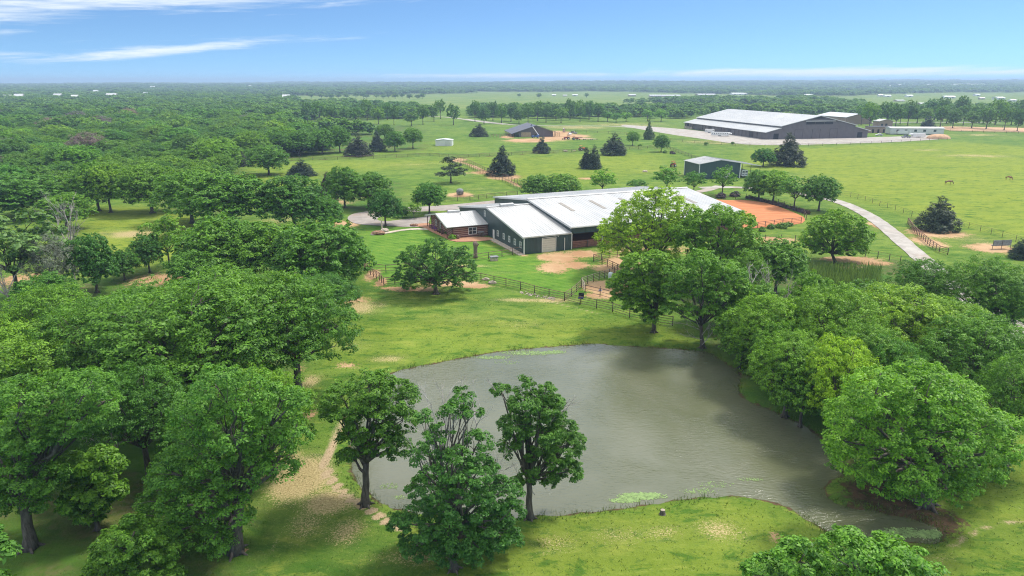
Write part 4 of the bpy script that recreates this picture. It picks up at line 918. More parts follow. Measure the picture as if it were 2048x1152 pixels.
for i in range(90):
    t_ = random.random(); px_ = 1040 + 70 * t_; py_ = 585 + 14 * t_ + random.uniform(-3, 3); p_ = G(px_, py_); r_ = random.uniform(.06, .2); rk.ball((p_.x, p_.y, gz(p_.x, p_.y) + r_ * .3), (r_, r_, r_ * .6), 6, 4, .15)
tag(rk.build('loose_rubble', M['stone']), 'loose pale stones scattered along the fence foot', kind='stuff')
snag = empty('fallen_branches', G(494, 1000, 0), 0, 'bare broken snag leaning at the edge of the left grove', 'dead branch')
MB().tube([(0, 0, 0), (.1, .1, 1.4), (-.1, 0, 2.6), (.2, 0, 3.6)], [.16, .13, .08, .04], 6).build('stem', M['deadwood'], snag)
for a in range(5): MB().tube([(0, 0, .9 + a * .5), (.5 * math.cos(a * 2), .5 * math.sin(a * 2), 1.5 + a * .5)], [.05, .015], 4).build('branch', M['deadwood'], snag)

# ------------------------------------------------------------------ fences
FENCE_POST = {}
def fence(s, label, h=1.45, rails=4, sp=3.6, m_rail='pipe', m_post='pipedark', pr=.075, rr_=.042, name='pipe_fence', cat='fence', group=None, world=False):
    P = s if world else gpoly(s); o0 = Vector((*P[0], 0)); root = empty(name, o0, 0, label, cat, group)
    key = (h, m_post, pr)
    if key not in FENCE_POST: FENCE_POST[key] = MB().tube([(0, 0, -.15), (0, 0, h + .08)], pr, 6).mesh('post', M[m_post], True)
    segs = []; last = None
    for i in range(len(P) - 1):
        a, b = Vector((*P[i], 0)), Vector((*P[i + 1], 0)); L = (b - a).length; n = max(1, round(L / sp))
        for k in range(n + (1 if i == len(P) - 2 else 0)):
            p_ = a.lerp(b, k / n); segs.append(p_)
    for p_ in segs: share(FENCE_POST[key], 'post', root, p_ - o0 + Vector((0, 0, gz(p_.x, p_.y))))
    for k in range(rails):
        z = h - k * (h - .3) / max(rails - 1, 1) if rails > 1 else h
        MB().tube([p_ - o0 + Vector((0, 0, z + gz(p_.x, p_.y))) for p_ in segs], rr_ * (1.5 if k == 0 else 1), 5, False).build('rail', M[m_rail], root)
    return root
fence("768,572 790,569 830,563 870,558 905,556 962,562 988,568 1012,573 1041,580 1069,588 1098,595 1129,602 1160,610 1193,617 1225,625 1259,636 1300,645 1345,652", 'long pipe fence curving below the barn lawn, beside the lone spreading tree', sp=2.6)
fence("722,520 731,540 741,550 759,561 768,572", 'rust brown pipe fence at the left end of the lawn, by the pale bush', rails=5, sp=1.6, m_rail='redpipe', rr_=.04)
fence("735,541 772,545 830,540 900,530 977,518 1004,514 1046,506", 'thin pipe fence crossing the lawn up to the green barn corner', sp=3.2, rails=3)
fence("1129,602 1143,593 1163,575", 'short fence joining the curved fence to the dirt corral gate', sp=2.4)
fence("1170,586 1163,571 1187,563 1209,557 1228,549 1245,545", 'pale pipe rails round the near end of the dirt corral', rails=5, sp=2.0, m_rail='stone', rr_=.035)
fence("1170,586 1200,593 1225,600", 'dark rail along the front of the dirt corral', rails=3, sp=3)
fence("1187,523 1204,529 1225,538 1245,548", 'brown pipe rails from the barn yard toward the corral', rails=4, sp=2.5, m_rail='redpipe')
fence("1187,523 1218,517 1250,513", 'brown pipe rails running right of the barn opening', rails=4, sp=2.5, m_rail='redpipe')
fence("1815,447 1826,462 1838,474 1859,492 1878,505 1895,510", 'rust coloured board fence beside the driveway, below the dark cedar', rails=4, sp=1.9, m_rail='redpipe', rr_=.05)
fence("1815,447 1835,447 1852,446", 'short rust coloured rails from the driveway fence to the dark cedar', rails=4, sp=2.4, m_rail='redpipe', rr_=.04)
fence("1660,385 1701,394 1730,402 1759,412 1790,421 1823,433 1852,446 1915,451 1960,463 2004,475 2060,492", 'wire fence with steel posts between the driveway verge and the right pasture', rails=4, sp=4.5, pr=.05, rr_=.016)
fence("1500,458 1530,454 1565,449 1583,448 1602,446", 'rail fence along the near edge of the orange arena', rails=4, sp=3, m_rail='redpipe')
fence("1410,398 1450,399 1492,397 1545,404 1606,428 1612,440", 'fine rail fence round the far side of the orange arena', rails=3, sp=4, rr_=.02)
fence("1530,482 1562,482 1590,483 1625,484", 'low wire fence left of the round lone tree', rails=3, sp=4, rr_=.015)
fence("1730,514 1755,517 1778,522 1800,526", 'low wire fence right of the round lone tree', rails=3, sp=4, rr_=.015)
fence("916,320 940,327 969,341 1012,357 1048,373", 'brown fence running diagonally past the tall cedar, upper line', rails=4, sp=3.6)
fence("905,324 932,332 960,346 1005,363 1040,379", 'brown fence running diagonally past the tall cedar, lower line', rails=4, sp=3.6)
fence("890,404 940,401 990,395 1035,391", 'thin pipe fence beyond the driveway behind the barn', rails=4, sp=3.6)
fence("430,322 600,321 700,319 860,312 916,316", 'dark wire fence along the far edge of the left pasture', rails=4, sp=6, rr_=.05)
fence("916,316 1000,311 1090,307 1160,303 1240,300 1330,295 1390,318 1440,332", 'dark wire fence crossing the middle pasture below the cedars', rails=4, sp=6, rr_=.05)
fence("1130,263 1240,268 1340,282 1470,292 1560,294 1700,290 1895,279", 'long post fence along the gravel yard of the taupe arena', rails=3, sp=9, pr=.09, rr_=.035)
fence("1860,262 1900,263 2060,268", 'post fence along the sandy paddock at the far right', rails=4, sp=7, pr=.12, rr_=.05)
fence("1855,253 1900,252 2060,257", 'post fence along the back of the sandy paddock', rails=3, sp=9, pr=.12, rr_=.05)
sheet_ccw('sandy_paddock', gpoly("1862,254 1900,253 2150,258 2150,267 1900,261"), .05, M['sand'])

# ------------------------------------------------------------------ trees
def rdir(n, rg, zmin=-1.0):
    z = rg.uniform(zmin, 1, n); a = rg.uniform(0, 2 * np.pi, n); r = np.sqrt(1 - z * z)
    return np.stack([r * np.cos(a), r * np.sin(a), z], -1)
def nrm(v): return v / (np.linalg.norm(v, axis=-1, keepdims=True) + 1e-9)
def crown_mesh(name, lobes, seed, leaf=.28, cr=.75, per=60, dens=1.15, flat=.5, m='leaf', droop=.25, zmin=-.55, maxn=None, fill=.25, narrow=.5):
    """leaf faces in clumps on the shells of a set of lobes (cx,cy,cz,rx,ry,rz)"""
    rg = np.random.default_rng(seed); L = np.array(lobes, float); cs_ = []; ls = []
    for i, (x, y, z, a, b, c) in enumerate(L):
        n = max(4, int(dens * 4 * math.pi * ((a * b + b * c + a * c) / 3) / (math.pi * cr * cr)))
        d = rdir(n, rg, zmin); rad = np.where(rg.random(n) < fill, rg.uniform(.3, .8, n), rg.uniform(.82, 1.06, n))
        cs_.append(np.array([x, y, z]) + d * rad[:, None] * np.array([a, b, c])); ls.append(d)
    C = np.concatenate(cs_); D = np.concatenate(ls)
    keep = np.ones(len(C), bool)
    for (x, y, z, a, b, c) in L:
        q = (((C - [x, y, z]) / [a, b, c]) ** 2).sum(-1); keep &= ~((q < .30) & (rg.random(len(C)) < .8))
    C = C[keep]; D = D[keep]
    if maxn and len(C) * per > maxn: per = max(6, maxn // len(C))
    n = len(C); rr = cr * rg.uniform(.6, 1.35, n)
    cnt = n * per; ci = np.repeat(np.arange(n), per)
    tilt = rg.normal(0, .25, (n, 3))
    d = rdir(cnt, rg, -.75); d = nrm(d + .35 * D[ci])
    off = d * (rg.random(cnt) ** .45)[:, None] * rr[ci][:, None]
    off[:, 2] = off[:, 2] * flat + off[:, 0] * tilt[ci, 0] + off[:, 1] * tilt[ci, 1]
    horiz = np.hypot(off[:, 0], off[:, 1]); off[:, 2] -= droop * horiz ** 2 / (rr[ci] + .1)
    Pn = C[ci] + off
    nn = nrm(d * .6 + D[ci] * .3 + np.array([0, 0, .75]) + rg.normal(0, .36, (cnt, 3)))
    t1 = nrm(np.cross(nn, rg.normal(0, 1, (cnt, 3)))); t2 = np.cross(nn, t1)
    s = (leaf * rg.uniform(.6, 1.25, cnt))[:, None]; w = s * narrow
    dn = -nn * s * .22
    Vv = np.stack([Pn - t1 * s + dn, Pn - t2 * w, Pn + t1 * s + dn, Pn + t2 * w], 1).reshape(-1, 3)
    Q = np.arange(cnt * 4).reshape(-1, 4)
    return npmesh(name, Vv, Q, M[m])
def limb(b, p0, p1, r0, r1, rg, seg=4, bend=.12, n=6):
    p0, p1 = np.array(p0, float), np.array(p1, float); L = np.linalg.norm(p1 - p0); pts = []
    for i in range(seg + 1):
        t = i / seg; q = p0 * (1 - t) + p1 * t; w = math.sin(math.pi * t)
        q = q + rg.normal(0, 1, 3) * bend * L * .25 * (w > .1) + np.array([0, 0, bend * L * .5 * w]); pts.append(q)
    b.tube([tuple(q) for q in pts], list(np.linspace(r0, r1, seg + 1)), n); return pts
def trunk_mesh(name, lobes, seed, fork, r0, lean=(0, 0), twigs=3, n=7, m='bark', forks=1):
    rg = np.random.default_rng(seed + 99); b = MB()
    f = np.array([lean[0], lean[1], fork]); k = 5
    pts = [(lean[0] * t + rg.normal(0, .04) * (0 < t < 1) * fork * .3, lean[1] * t + rg.normal(0, .03) * (0 < t < 1) * fork * .3, fork * t - .25 * (t == 0)) for t in np.linspace(0, 1, k)]
    b.tube(pts, [r0 * 1.7, r0 * 1.12, r0 * .98, r0 * .9, r0 * .85], n + 2)
    for j in range(5):
        a = j * 1.256 + seed; b.tube([(math.cos(a) * r0 * .6, math.sin(a) * r0 * .6, .5 * r0 * 2), (math.cos(a) * r0 * 2.0, math.sin(a) * r0 * 2.0, 0.05), (math.cos(a) * r0 * 3.2, math.sin(a) * r0 * 3.2, -.15)], [r0 * .45, r0 * .3, r0 * .12], 5)
    for i, (x, y, z, a, b_, c) in enumerate(lobes):
        t = np.array([x, y, z - c * .1]); dd = np.linalg.norm(t - f)
        st_ = np.array(pts[-1]) if z > fork * 1.1 or rg.random() < .5 else np.array(pts[3])
        q = limb(b, st_, t, r0 * rg.uniform(.38, .55), r0 * .12, rg, 4, .14, n)
        for _ in range(twigs):
            d = rdir(1, rg, -.1)[0] * np.array([a, b_, c]) * .95; limb(b, q[rg.integers(2, 5)], t + d, r0 * .12, r0 * .03, rg, 3, .1, 4)
    return b.mesh(name, M[m], True)
def dead_mesh(name, seeds, seed, depth=4):
    """bare grey twigs: list of (start, end, radius)"""
    rg = np.random.default_rng(seed); b = MB()
    def rec(p0, p1, r, d):
        pts = limb(b, p0, p1, r, r * .45, rg, 3, .10, 4 if d > 1 else 3)
        if d == 0: return
        v = np.array(p1) - np.array(p0); L = np.linalg.norm(v)
        for k in range(4 if d > 1 else 3):
            s0 = pts[rg.integers(1, 4)]; dirn = nrm(v / L + rg.normal(0, .42, 3) + np.array([0, 0, .08]))
            rec(s0, s0 + dirn * L * rg.uniform(.32, .55), r * .5, d - 1)
    for p0, p1, r in seeds: rec(p0, p1, r, depth)
    return b.mesh(name, M['deadwood'], False)

def oak_lobes(seed, Rr, Hh, base, n=14, squash=.8, r=(.30, .46)):
    """lobes on a spreading dome of radius Rr between base and Hh"""
    rg = np.random.default_rng(seed); L = []; cz = (base + Hh) / 2; hz_ = (Hh - base) / 2
    for i in range(n):
        z = 1 - (i + .5) / n * 1.68; a = i * 2.39996 + rg.uniform(-.35, .35); rr = math.sqrt(max(0, 1 - z * z))
        k = rg.uniform(*r); q = (1 - k) * rg.uniform(.85, 1.12)
        L.append((Rr * q * rr * math.cos(a), Rr * q * rr * math.sin(a), cz + hz_ * z * (1 - k * .9) * rg.uniform(.85, 1.05), Rr * k, Rr * k, Rr * k * squash))
    L.append((0, 0, cz, Rr * .45, Rr * .45, hz_ * .5)); return L
def cedar_lobes(seed, Rr, Hh, n=16, base=.3, power=.85, flatk=.8):
    rg = np.random.default_rng(seed); L = []
    for i in range(n):
        t = (i + .5) / n; z = base + (Hh - base) * (t ** 1.05); rr = Rr * (1 - t) ** power; a = i * 2.39996 + rg.uniform(-.4, .4)
        k = max(.16 * Rr, rr * .52); q = max(0, rr - k * .8) * rg.uniform(.8, 1.25)
        L.append((q * math.cos(a), q * math.sin(a), min(z, Hh - k * .6), k, k, k * flatk))
        if t < .6: L.append((-q * .9 * math.cos(a + .5), -q * .9 * math.sin(a + .5), z + .1, k, k, k * flatk))
    L.append((0, 0, Hh * .45, Rr * .35, Rr * .35, Hh * .35)); return L

# prototypes: (crown mesh, trunk mesh, radius, height)
PR = {}
def proto(key, lobes, seed, Rr, Hh, fork, r0, **kw):
    tw = kw.pop('twigs', 2)
    PR[key] = (crown_mesh('crown', lobes, seed, **kw), trunk_mesh('trunk', lobes, seed, fork, r0, twigs=tw, m='bark'), Rr, Hh)
for i in range(5):   # large near trees
    proto(f'big{i}', oak_lobes(10 + i, 6.0, 12.0, 1.2 + .4 * i, 17 + i, .75), 20 + i, 6.0, 12.0, 3.4, .34, leaf=.112, cr=.50, per=70, dens=1.0, maxn=44000, flat=.45)
for i in range(5):   # middle distance
    proto(f'mid{i}', oak_lobes(30 + i, 5.0, 9.0, (.2, .8, .1, 1.2, .5)[i], 17 + i, .9), 40 + i, 5.0, 9.0, 2.4, .24, leaf=.19, cr=.52, per=44, dens=1.1, maxn=20000, flat=.5)
for i in range(2):   # loose young trees
    proto(f'loose{i}', oak_lobes(50 + i, 4.0, 9.0, 2.0, 12, 1.0, (.22, .36)), 55 + i, 4.0, 9.0, 2.6, .16, leaf=.22, cr=.6, per=28, dens=.85, maxn=9000, fill=.35)
proto('grey', oak_lobes(58, 4.5, 9.0, 1.5, 14, 1.0, (.25, .4)), 59, 4.5, 9.0, 3.0, .2, leaf=.30, cr=.6, per=34, dens=.9, maxn=9000, flat=.9, m='twig', droop=-.1, narrow=.10, fill=.4, twigs=5)
for i in range(3):   # eastern red cedars, small pointed
    proto(f'cedar{i}', cedar_lobes(60 + i, 3.6, 8.0, 15, .3, (.75, .6, .95)[i]), 65 + i, 3.6, 8.0, 2.2, .2, leaf=.19, cr=.5, per=46, dens=1.35, maxn=17000, flat=.8, m='needle', droop=.0, zmin=-.8, narrow=.35)
proto('flatcedar', [(x * 1.1, y * 1.1, z, 1.5, 1.5, .55) for x, y, z in ((2.6, .4, 3.2), (-2.4, 1, 3.0), (.4, -2.4, 2.9), (1.0, 1.9, 4.4), (-1.7, -1.0, 4.6), (.9, -.8, 5.8), (-.5, .4, 7.0), (0, 0, 7.8), (2.0, -1.6, 4.1), (-2.6, -1.4, 3.5))], 71, 4.2, 8.2, 2.4, .2, leaf=.19, cr=.5, per=44, dens=1.2, maxn=9000, flat=.6, m='needle', narrow=.35, fill=.3)
for i in range(4):   # far trees
    proto(f'far{i}', oak_lobes(80 + i, 5.0, 9.0, (2.4, 1.2, 2.0, .6)[i], 9 + i, .9, (.24, .5)), 85 + i, 5.0, 9.0, 2.6, .24, leaf=.36, cr=.8, per=22, dens=1.0, maxn=4200, twigs=0)
proto('farwood', oak_lobes(95, 5.0, 8.5, .8, 8, .8), 96, 5.0, 8.5, 2.0, .2, leaf=.85, cr=1.3, per=12, dens=.9, maxn=700, twigs=0)

TREES = []
def grow(key, base, width, height, label, cat='tree', name='oak_tree', tint=(1, 1, 1), group=None, rz=None, trunk=True):
    cm, tm, Rr, Hh = PR[key]; g0 = Vector((base[0], base[1], max(-.3, gz(base[0], base[1])) if len(base) < 3 or True else base[2]))
    r = empty(name, g0, random.uniform(0, 6.28) if rz is None else rz, label, cat, group)
    s = (width / 2 / Rr, width / 2 / Rr, height / Hh)
    c = share(cm, 'crown', r, scale=s); c.color = (*tint, 1)
    if trunk: share(tm, 'trunk', r, scale=s)
    TREES.append((g0.x, g0.y, width / 2)); return r
def hgt(base, top_y): d = ray(1024, top_y); return CAM_H + d[2] / d[1] * base[1]
def tree_px(key, px, py, top, wpx, label, **kw):
    b = G(px, py); h = max(1.2, hgt(b + Vector((0, 0, 0)), top)); kw.setdefault('tint', (random.uniform(.9, 1.12), random.uniform(.93, 1.08), random.uniform(.85, 1.1)))
    return grow(key, b, wpx / S(b + Vector((0, 0, h * .55))), h, label, **kw)

# --- near trees whose crowns are built up lobe by lobe
def lobed(px, py, lob, label, seed, fork_px, r0, name='oak_tree', tint=(1, 1, 1), leaf=.112, cr=.42, per=80, dens=1.05, depth=.55, flat=.45, dead=None, maxn=38000, group=None, droop=.25, zmin=-.6, twigs=3, fill=.25, cat='tree', tr=0):
    b = G(px, py); b.z = gz(b.x, b.y); rg = np.random.default_rng(seed); L = []
    cxm = np.mean([q[0] for q in lob]); half = (max(q[0] + q[2] for q in lob) - min(q[0] - q[2] for q in lob)) / 2 / S(b)
    for (lx, ly, lr) in lob:
        u_ = (lx - cxm) / (half * S(b) + 1e-6); dmax = half * math.sqrt(max(.05, 1 - u_ * u_)) * depth
        for sgn in ((-1, 1) if lr / S(b) < half * .75 else (0,)):
            yy = b.y + sgn * dmax * rg.uniform(.35, 1.0); v = V(lx, ly, yy); r_ = lr / S(v)
            if v.z - r_ * .6 < .3: v.z = .3 + r_ * .6
            if sgn > 0: v.z -= .1 * r_
            L.append((v.x - b.x, v.y - b.y, v.z - b.z, r_, r_, r_ * .8))
    f = V(fork_px[0], fork_px[1], b.y)
    r = empty(name, b, 0, label, cat, group)
    c = bpy.data.objects.new('crown', crown_mesh('crown', L, seed, leaf=leaf, cr=cr, per=per, dens=dens, flat=flat, maxn=maxn, droop=droop, zmin=zmin, fill=fill)); link(c, r); c.color = (*tint, 1)
    link(bpy.data.objects.new('trunk', trunk_mesh('trunk', L, seed, f.z - b.z, r0, (f.x - b.x, 0), twigs=twigs)), r)
    if dead:
        sd_ = []
        for (x0, y0, x1, y1, rr_) in dead:
            a = V(x0, y0, b.y + rg.uniform(-.6, .6)) - b; e = V(x1, y1, b.y + rg.uniform(-1.5, 1.5)) - b; e = a + (e - a) * .68; sd_.append((tuple(a), tuple(e), rr_))
        link(bpy.data.objects.new('dead_branch', dead_mesh('dead_branch', sd_, seed)), r)
    TREES.append((b.x, b.y, half)); return r
def LP(s): return [tuple(float(c) for c in p.split(',')) for p in s.split()]
lobed(730, 1010, LP("690,800,46 738,772,40 790,790,42 740,830,46 805,838,30 700,872,24 762,882,40 695,912,20 795,890,24 665,820,26 760,760,24 715,905,16"), 'forked tree with dense rounded crown on the left bank of the pond', 101, (732, 925), .30, tint=(.72, .80, .95), leaf=.12, cr=.4, dens=.9)
lobed(908, 1138, LP("925,792,20 900,825,24 945,822,20 850,832,14 878,868,26 958,880,26 835,905,22 905,925,42 955,940,40 860,975,46 925,1000,56 998,985,42 845,1045,46 920,1065,50 990,1052,46 832,1090,30 1022,1075,24 798,1045,22 1020,1020,26 880,1100,34 960,1095,34"), 'leafy tree with bare grey upper twigs, centre of the near pond bank', 102, (903, 1060), .27, tint=(.82, .88, .95), leaf=.12, cr=.36, dens=.66,
      dead=[(895, 930, 862, 800, .06), (890, 920, 930, 775, .06), (885, 925, 822, 838, .06), (880, 960, 806, 878, .05), (930, 900, 985, 790, .05), (900, 900, 880, 765, .05), (975, 1000, 1010, 900, .04), (960, 960, 1035, 930, .04), (895, 1080, 897, 985, .05)], maxn=56000)
lobed(1060, 1035, LP("1055,762,15 1000,778,16 1050,802,32 1098,812,32 1030,848,32 1078,862,42 1128,850,22 1128,898,32 1080,920,32 1140,938,24 1052,950,20 1020,888,22 1152,880,18 1090,780,18 1100,955,18"), 'slender tree with open tufted crown on the near pond bank, right of the bare-topped one', 103, (1058, 965), .27, tint=(.66, .76, .9), leaf=.12, cr=.36, dens=.72,
      dead=[(1100, 850, 1160, 772, .05), (1110, 840, 1150, 800, .04), (1020, 810, 980, 770, .04), (1060, 950, 1095, 975, .04), (1075, 905, 1060, 860, .05), (1070, 990, 1020, 930, .04)])
lobed(470, 1105, LP("430,765,46 500,780,52 560,800,46 390,812,46 460,850,60 540,880,50 592,862,32 400,900,58 480,930,55 342,940,44 400,990,55 462,1020,42 322,1000,42 292,1060,46 350,1060,42 425,1078,36 590,800,26 560,925,34 380,850,40 440,1085,28"), 'large drooping elm with grey trunk at the right edge of the left grove', 104, (478, 1010), .42, name='elm_tree', tint=(1.06, 1.08, 1), leaf=.112, cr=.47, per=80, maxn=84000, flat=.42, droop=.4)
lobed(250, 1200, LP("240,1085,46 220,1130,40 300,1112,44 270,1060,34 200,1150,36 330,1150,30"), 'low drooping elm crown at the bottom edge, left of the large elm trunk', 105, (250, 1150), .22, name='elm_tree', leaf=.12, cr=.42, maxn=50000, flat=.42, droop=.4)
lobed(60, 1095, LP("40,792,48 110,782,48 178,772,42 62,860,55 130,850,44 22,905,48 30,962,44 92,955,38 165,835,40 -40,850,60 -30,950,50 -20,1010,36 70,1000,26 210,800,28"), 'broad tree with dark leaning trunk in the lower left corner', 106, (48, 1010), .40, tint=(1.05, 1.06, 1), leaf=.112, cr=.47, maxn=70000, flat=.42)
lobed(195, 1060, LP("150,935,38 200,928,38 182,985,44 152,1000,28 212,978,34 180,1020,26"), 'small round tree between the corner trunk and the large elm', 107, (190, 1020), .16, tint=(.9, .95, 1), leaf=.18, cr=.55, maxn=26000)
lobed(1850, 1010, LP("1752,782,56 1832,768,66 1905,790,56 1702,832,50 1780,850,72 1872,862,74 1950,852,58 1992,892,42 1722,910,56 1802,930,66 1890,940,62 1960,930,46 1762,968,40 1832,985,36 1688,880,34 1850,800,60 2020,850,34 1900,985,30"), 'biggest round tree beside the right arm of the pond', 108, (1845, 940), .5, tint=(1.08, 1.15, 1), leaf=.135, cr=.52, per=80, maxn=84000, depth=.75, flat=.45)
lobed(1690, 1500, LP("1600,1120,46 1700,1100,50 1790,1115,50 1530,1150,44 1650,1160,60 1760,1170,60 1850,1160,44 1700,1230,70 1560,1200,50 1840,1220,50"), 'treetop poking up at the bottom edge below the pond outlet', 109, (1690, 1300), .3, tint=(.95, 1.05, 1), leaf=.115, cr=.42, maxn=50000)
lobed(-90, 1400, LP("-20,1110,34 -60,1090,50 -110,1150,70 -30,1180,40 -80,1230,60"), 'tree crown just entering at the bottom left corner', 110, (-85, 1300), .25, leaf=.18, cr=.55, maxn=26000)
lobed(872, 588, LP("870,492,22 830,510,26 905,512,26 850,535,30 812,545,22 895,545,28 935,530,18 940,552,14 820,566,16 862,562,20 915,568,12 805,520,14 925,505,16 790,555,9"), 'lone spreading tree on the bank, before the curved pipe fence', 111, (869, 562), .34, tint=(.82, .86, .92), leaf=.16, cr=.48, per=50, dens=.8, maxn=30000, twigs=4, tr=.2)
lobed(1300, 548, LP("1290,400,26 1340,395,26 1260,425,34 1320,430,38 1375,425,24 1230,455,30 1285,470,40 1345,470,36 1225,490,26 1390,455,20 1270,510,26 1330,510,30 1205,470,14 1310,385,18"), 'tall bright yellow-green tree right in front of the riding barn', 112, (1300, 520), .45, name='pecan_tree', tint=(1.95, 1.5, .95), leaf=.2, cr=.6, per=40, dens=1.0, maxn=42000, fill=.35)
lobed(1430, 575, LP("1400,440,26 1440,432,28 1480,445,28 1380,475,28 1425,475,34 1475,480,34 1508,475,16 1450,515,30 1400,515,28 1360,460,20 1500,510,24"), 'dense mid green tree right of the yellow-green tree, covering the barn end', 113, (1430, 540), .4, tint=(1.1, 1.1, 1), leaf=.2, cr=.6, per=44, maxn=40000)
lobed(1308, 665, LP("1270,528,28 1310,520,26 1250,560,24 1290,570,32 1335,545,24 1240,590,18 1270,605,24 1310,605,26 1330,580,22 1300,630,16 1225,565,12"), 'dark green tree with visible trunk at the far pond bank, left of the bare-stemmed tree', 114, (1308, 635), .28, tint=(.9, .97, .98), leaf=.17, cr=.5, per=56, maxn=42000)
lobed(1405, 695, LP("1360,540,28 1405,522,30 1450,540,28 1480,570,18 1350,580,24 1395,575,30 1440,585,28 1340,615,14 1375,620,18 1420,625,20 1460,615,18"), 'tree with tangled bare lower branches leaning over the far end of the pond', 115, (1402, 650), .26, tint=(1, 1.05, 1), leaf=.17, cr=.48, per=46, dens=.95, maxn=36000,
      dead=[(1400, 660, 1345, 640, .07), (1404, 665, 1370, 600, .07), (1404, 670, 1440, 625, .06), (1404, 690, 1452, 640, .06), (1404, 680, 1350, 665, .05), (1404, 690, 1430, 660, .05), (1400, 640, 1385, 570, .05)])
lobed(1672, 527, LP("1672,440,28 1640,452,24 1705,450,26 1622,475,20 1665,475,32 1710,480,28 1735,470,14 1640,495,18 1695,500,18 1722,498,12 1615,490,10"), 'lone round tree standing on bare red soil left of the driveway', 116, (1664, 508), .3, tint=(1.25, 1.2, .9), leaf=.2, cr=.55, per=46, maxn=36000)

# --- left grove and right grove, grown from prototypes
GRV = 'trees of the left grove'; GRR = 'trees of the right grove'
for a in [('big0', 400, 850, 540, 400, 'widest spreading crown at the middle of the left grove', (.95, .98, 1)),
          ('big1', 600, 800, 528, 270, 'rounded dark crown at the right end of the left grove, overhanging the lawn', (.92, .96, 1)),
          ('big2', 210, 850, 590, 260, 'wide crown left of the widest tree in the left grove', (1, 1, 1)),
          ('big3', 50, 900, 650, 300, 'yellow-green spreading crown at the left edge above the corner tree', (1.15, 1.1, 1)),
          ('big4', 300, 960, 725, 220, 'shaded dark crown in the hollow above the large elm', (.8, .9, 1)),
          ('big1', 545, 945, 722, 190, 'bright crown just behind the large elm', (1.1, 1.1, 1)),
          ('big2', 125, 760, 560, 200, 'pale green bushy crown at the upper left edge of the left grove', (1.15, 1.12, 1)),
          ('big0', 470, 760, 520, 260, 'high bright crown at the back of the left grove', (1.05, 1.05, 1)),
          ('big3', 650, 660, 545, 150, 'crown at the upper right corner of the left grove by the lawn', (.9, .95, 1)),
          ('big4', 330, 760, 560, 220, 'mid green crown at the back centre of the left grove', (1, 1.02, 1)),
          ('big2', -60, 1010, 760, 260, 'crown cut by the left edge beside the corner tree', (1.05, 1.05, 1)),
          ('big0', -40, 800, 600, 240, 'crown cut by the left edge halfway up the grove', (1, 1, 1)),
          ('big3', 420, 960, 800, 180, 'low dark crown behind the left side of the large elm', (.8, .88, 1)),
          ('mid0', 650, 590, 436, 195, 'large dark crown beside the lawn, at the end of the pipe fence', (.88, .95, 1)),
          ('mid1', 560, 575, 440, 170, 'grey-green feathery crown left of the dark crown by the lawn', (.95, 1, 1.2)),
          ('mid2', 450, 570, 432, 190, 'dark crown right of the young light-green tree', (.9, .97, 1)),
          ('mid3', 705, 555, 470, 70, 'small dark crown at the lawn edge above the pale bush', (.8, .9, 1)),
          ('loose0', 340, 535, 430, 95, 'slender young light-green tree on the bare reddish patch', (1.35, 1.2, 1)),
          ('mid4', 300, 545, 470, 72, 'small dark tree left of the young light-green tree', (.85, .95, 1)),
          ('mid0', 195, 585, 463, 105, 'dark isolated round tree left of the clearing', (.75, .88, .9)),
          ('loose1', 40, 600, 415, 200, 'grey-green wispy tree at the left edge of the clearing', (1.45, 1.1, 2.8)),
          ('grey', 110, 600, 470, 120, 'second grey-green wispy tree near the left edge', (.95, 1.25, .85)),
          ('mid1', 100, 640, 545, 120, 'light green low bushy tree above the left grove', (1.2, 1.15, 1)),
          ('mid2', 250, 560, 500, 70, 'low scrubby tree left of the bare reddish patch', (1, 1, 1)),
          ('loose1', 690, 590, 522, 80, 'pale blossoming bush where the pipe fence ends', (2.0, 1.6, 3.0)),
          ('mid3', 400, 600, 500, 120, 'low crown behind the widest tree of the left grove', (.95, 1, 1))]:
    k, px_, py_, tp, w_, lab, ti = a; tree_px(k, px_, py_, tp, w_, lab, tint=ti, group=GRV if py_ > 640 else None)
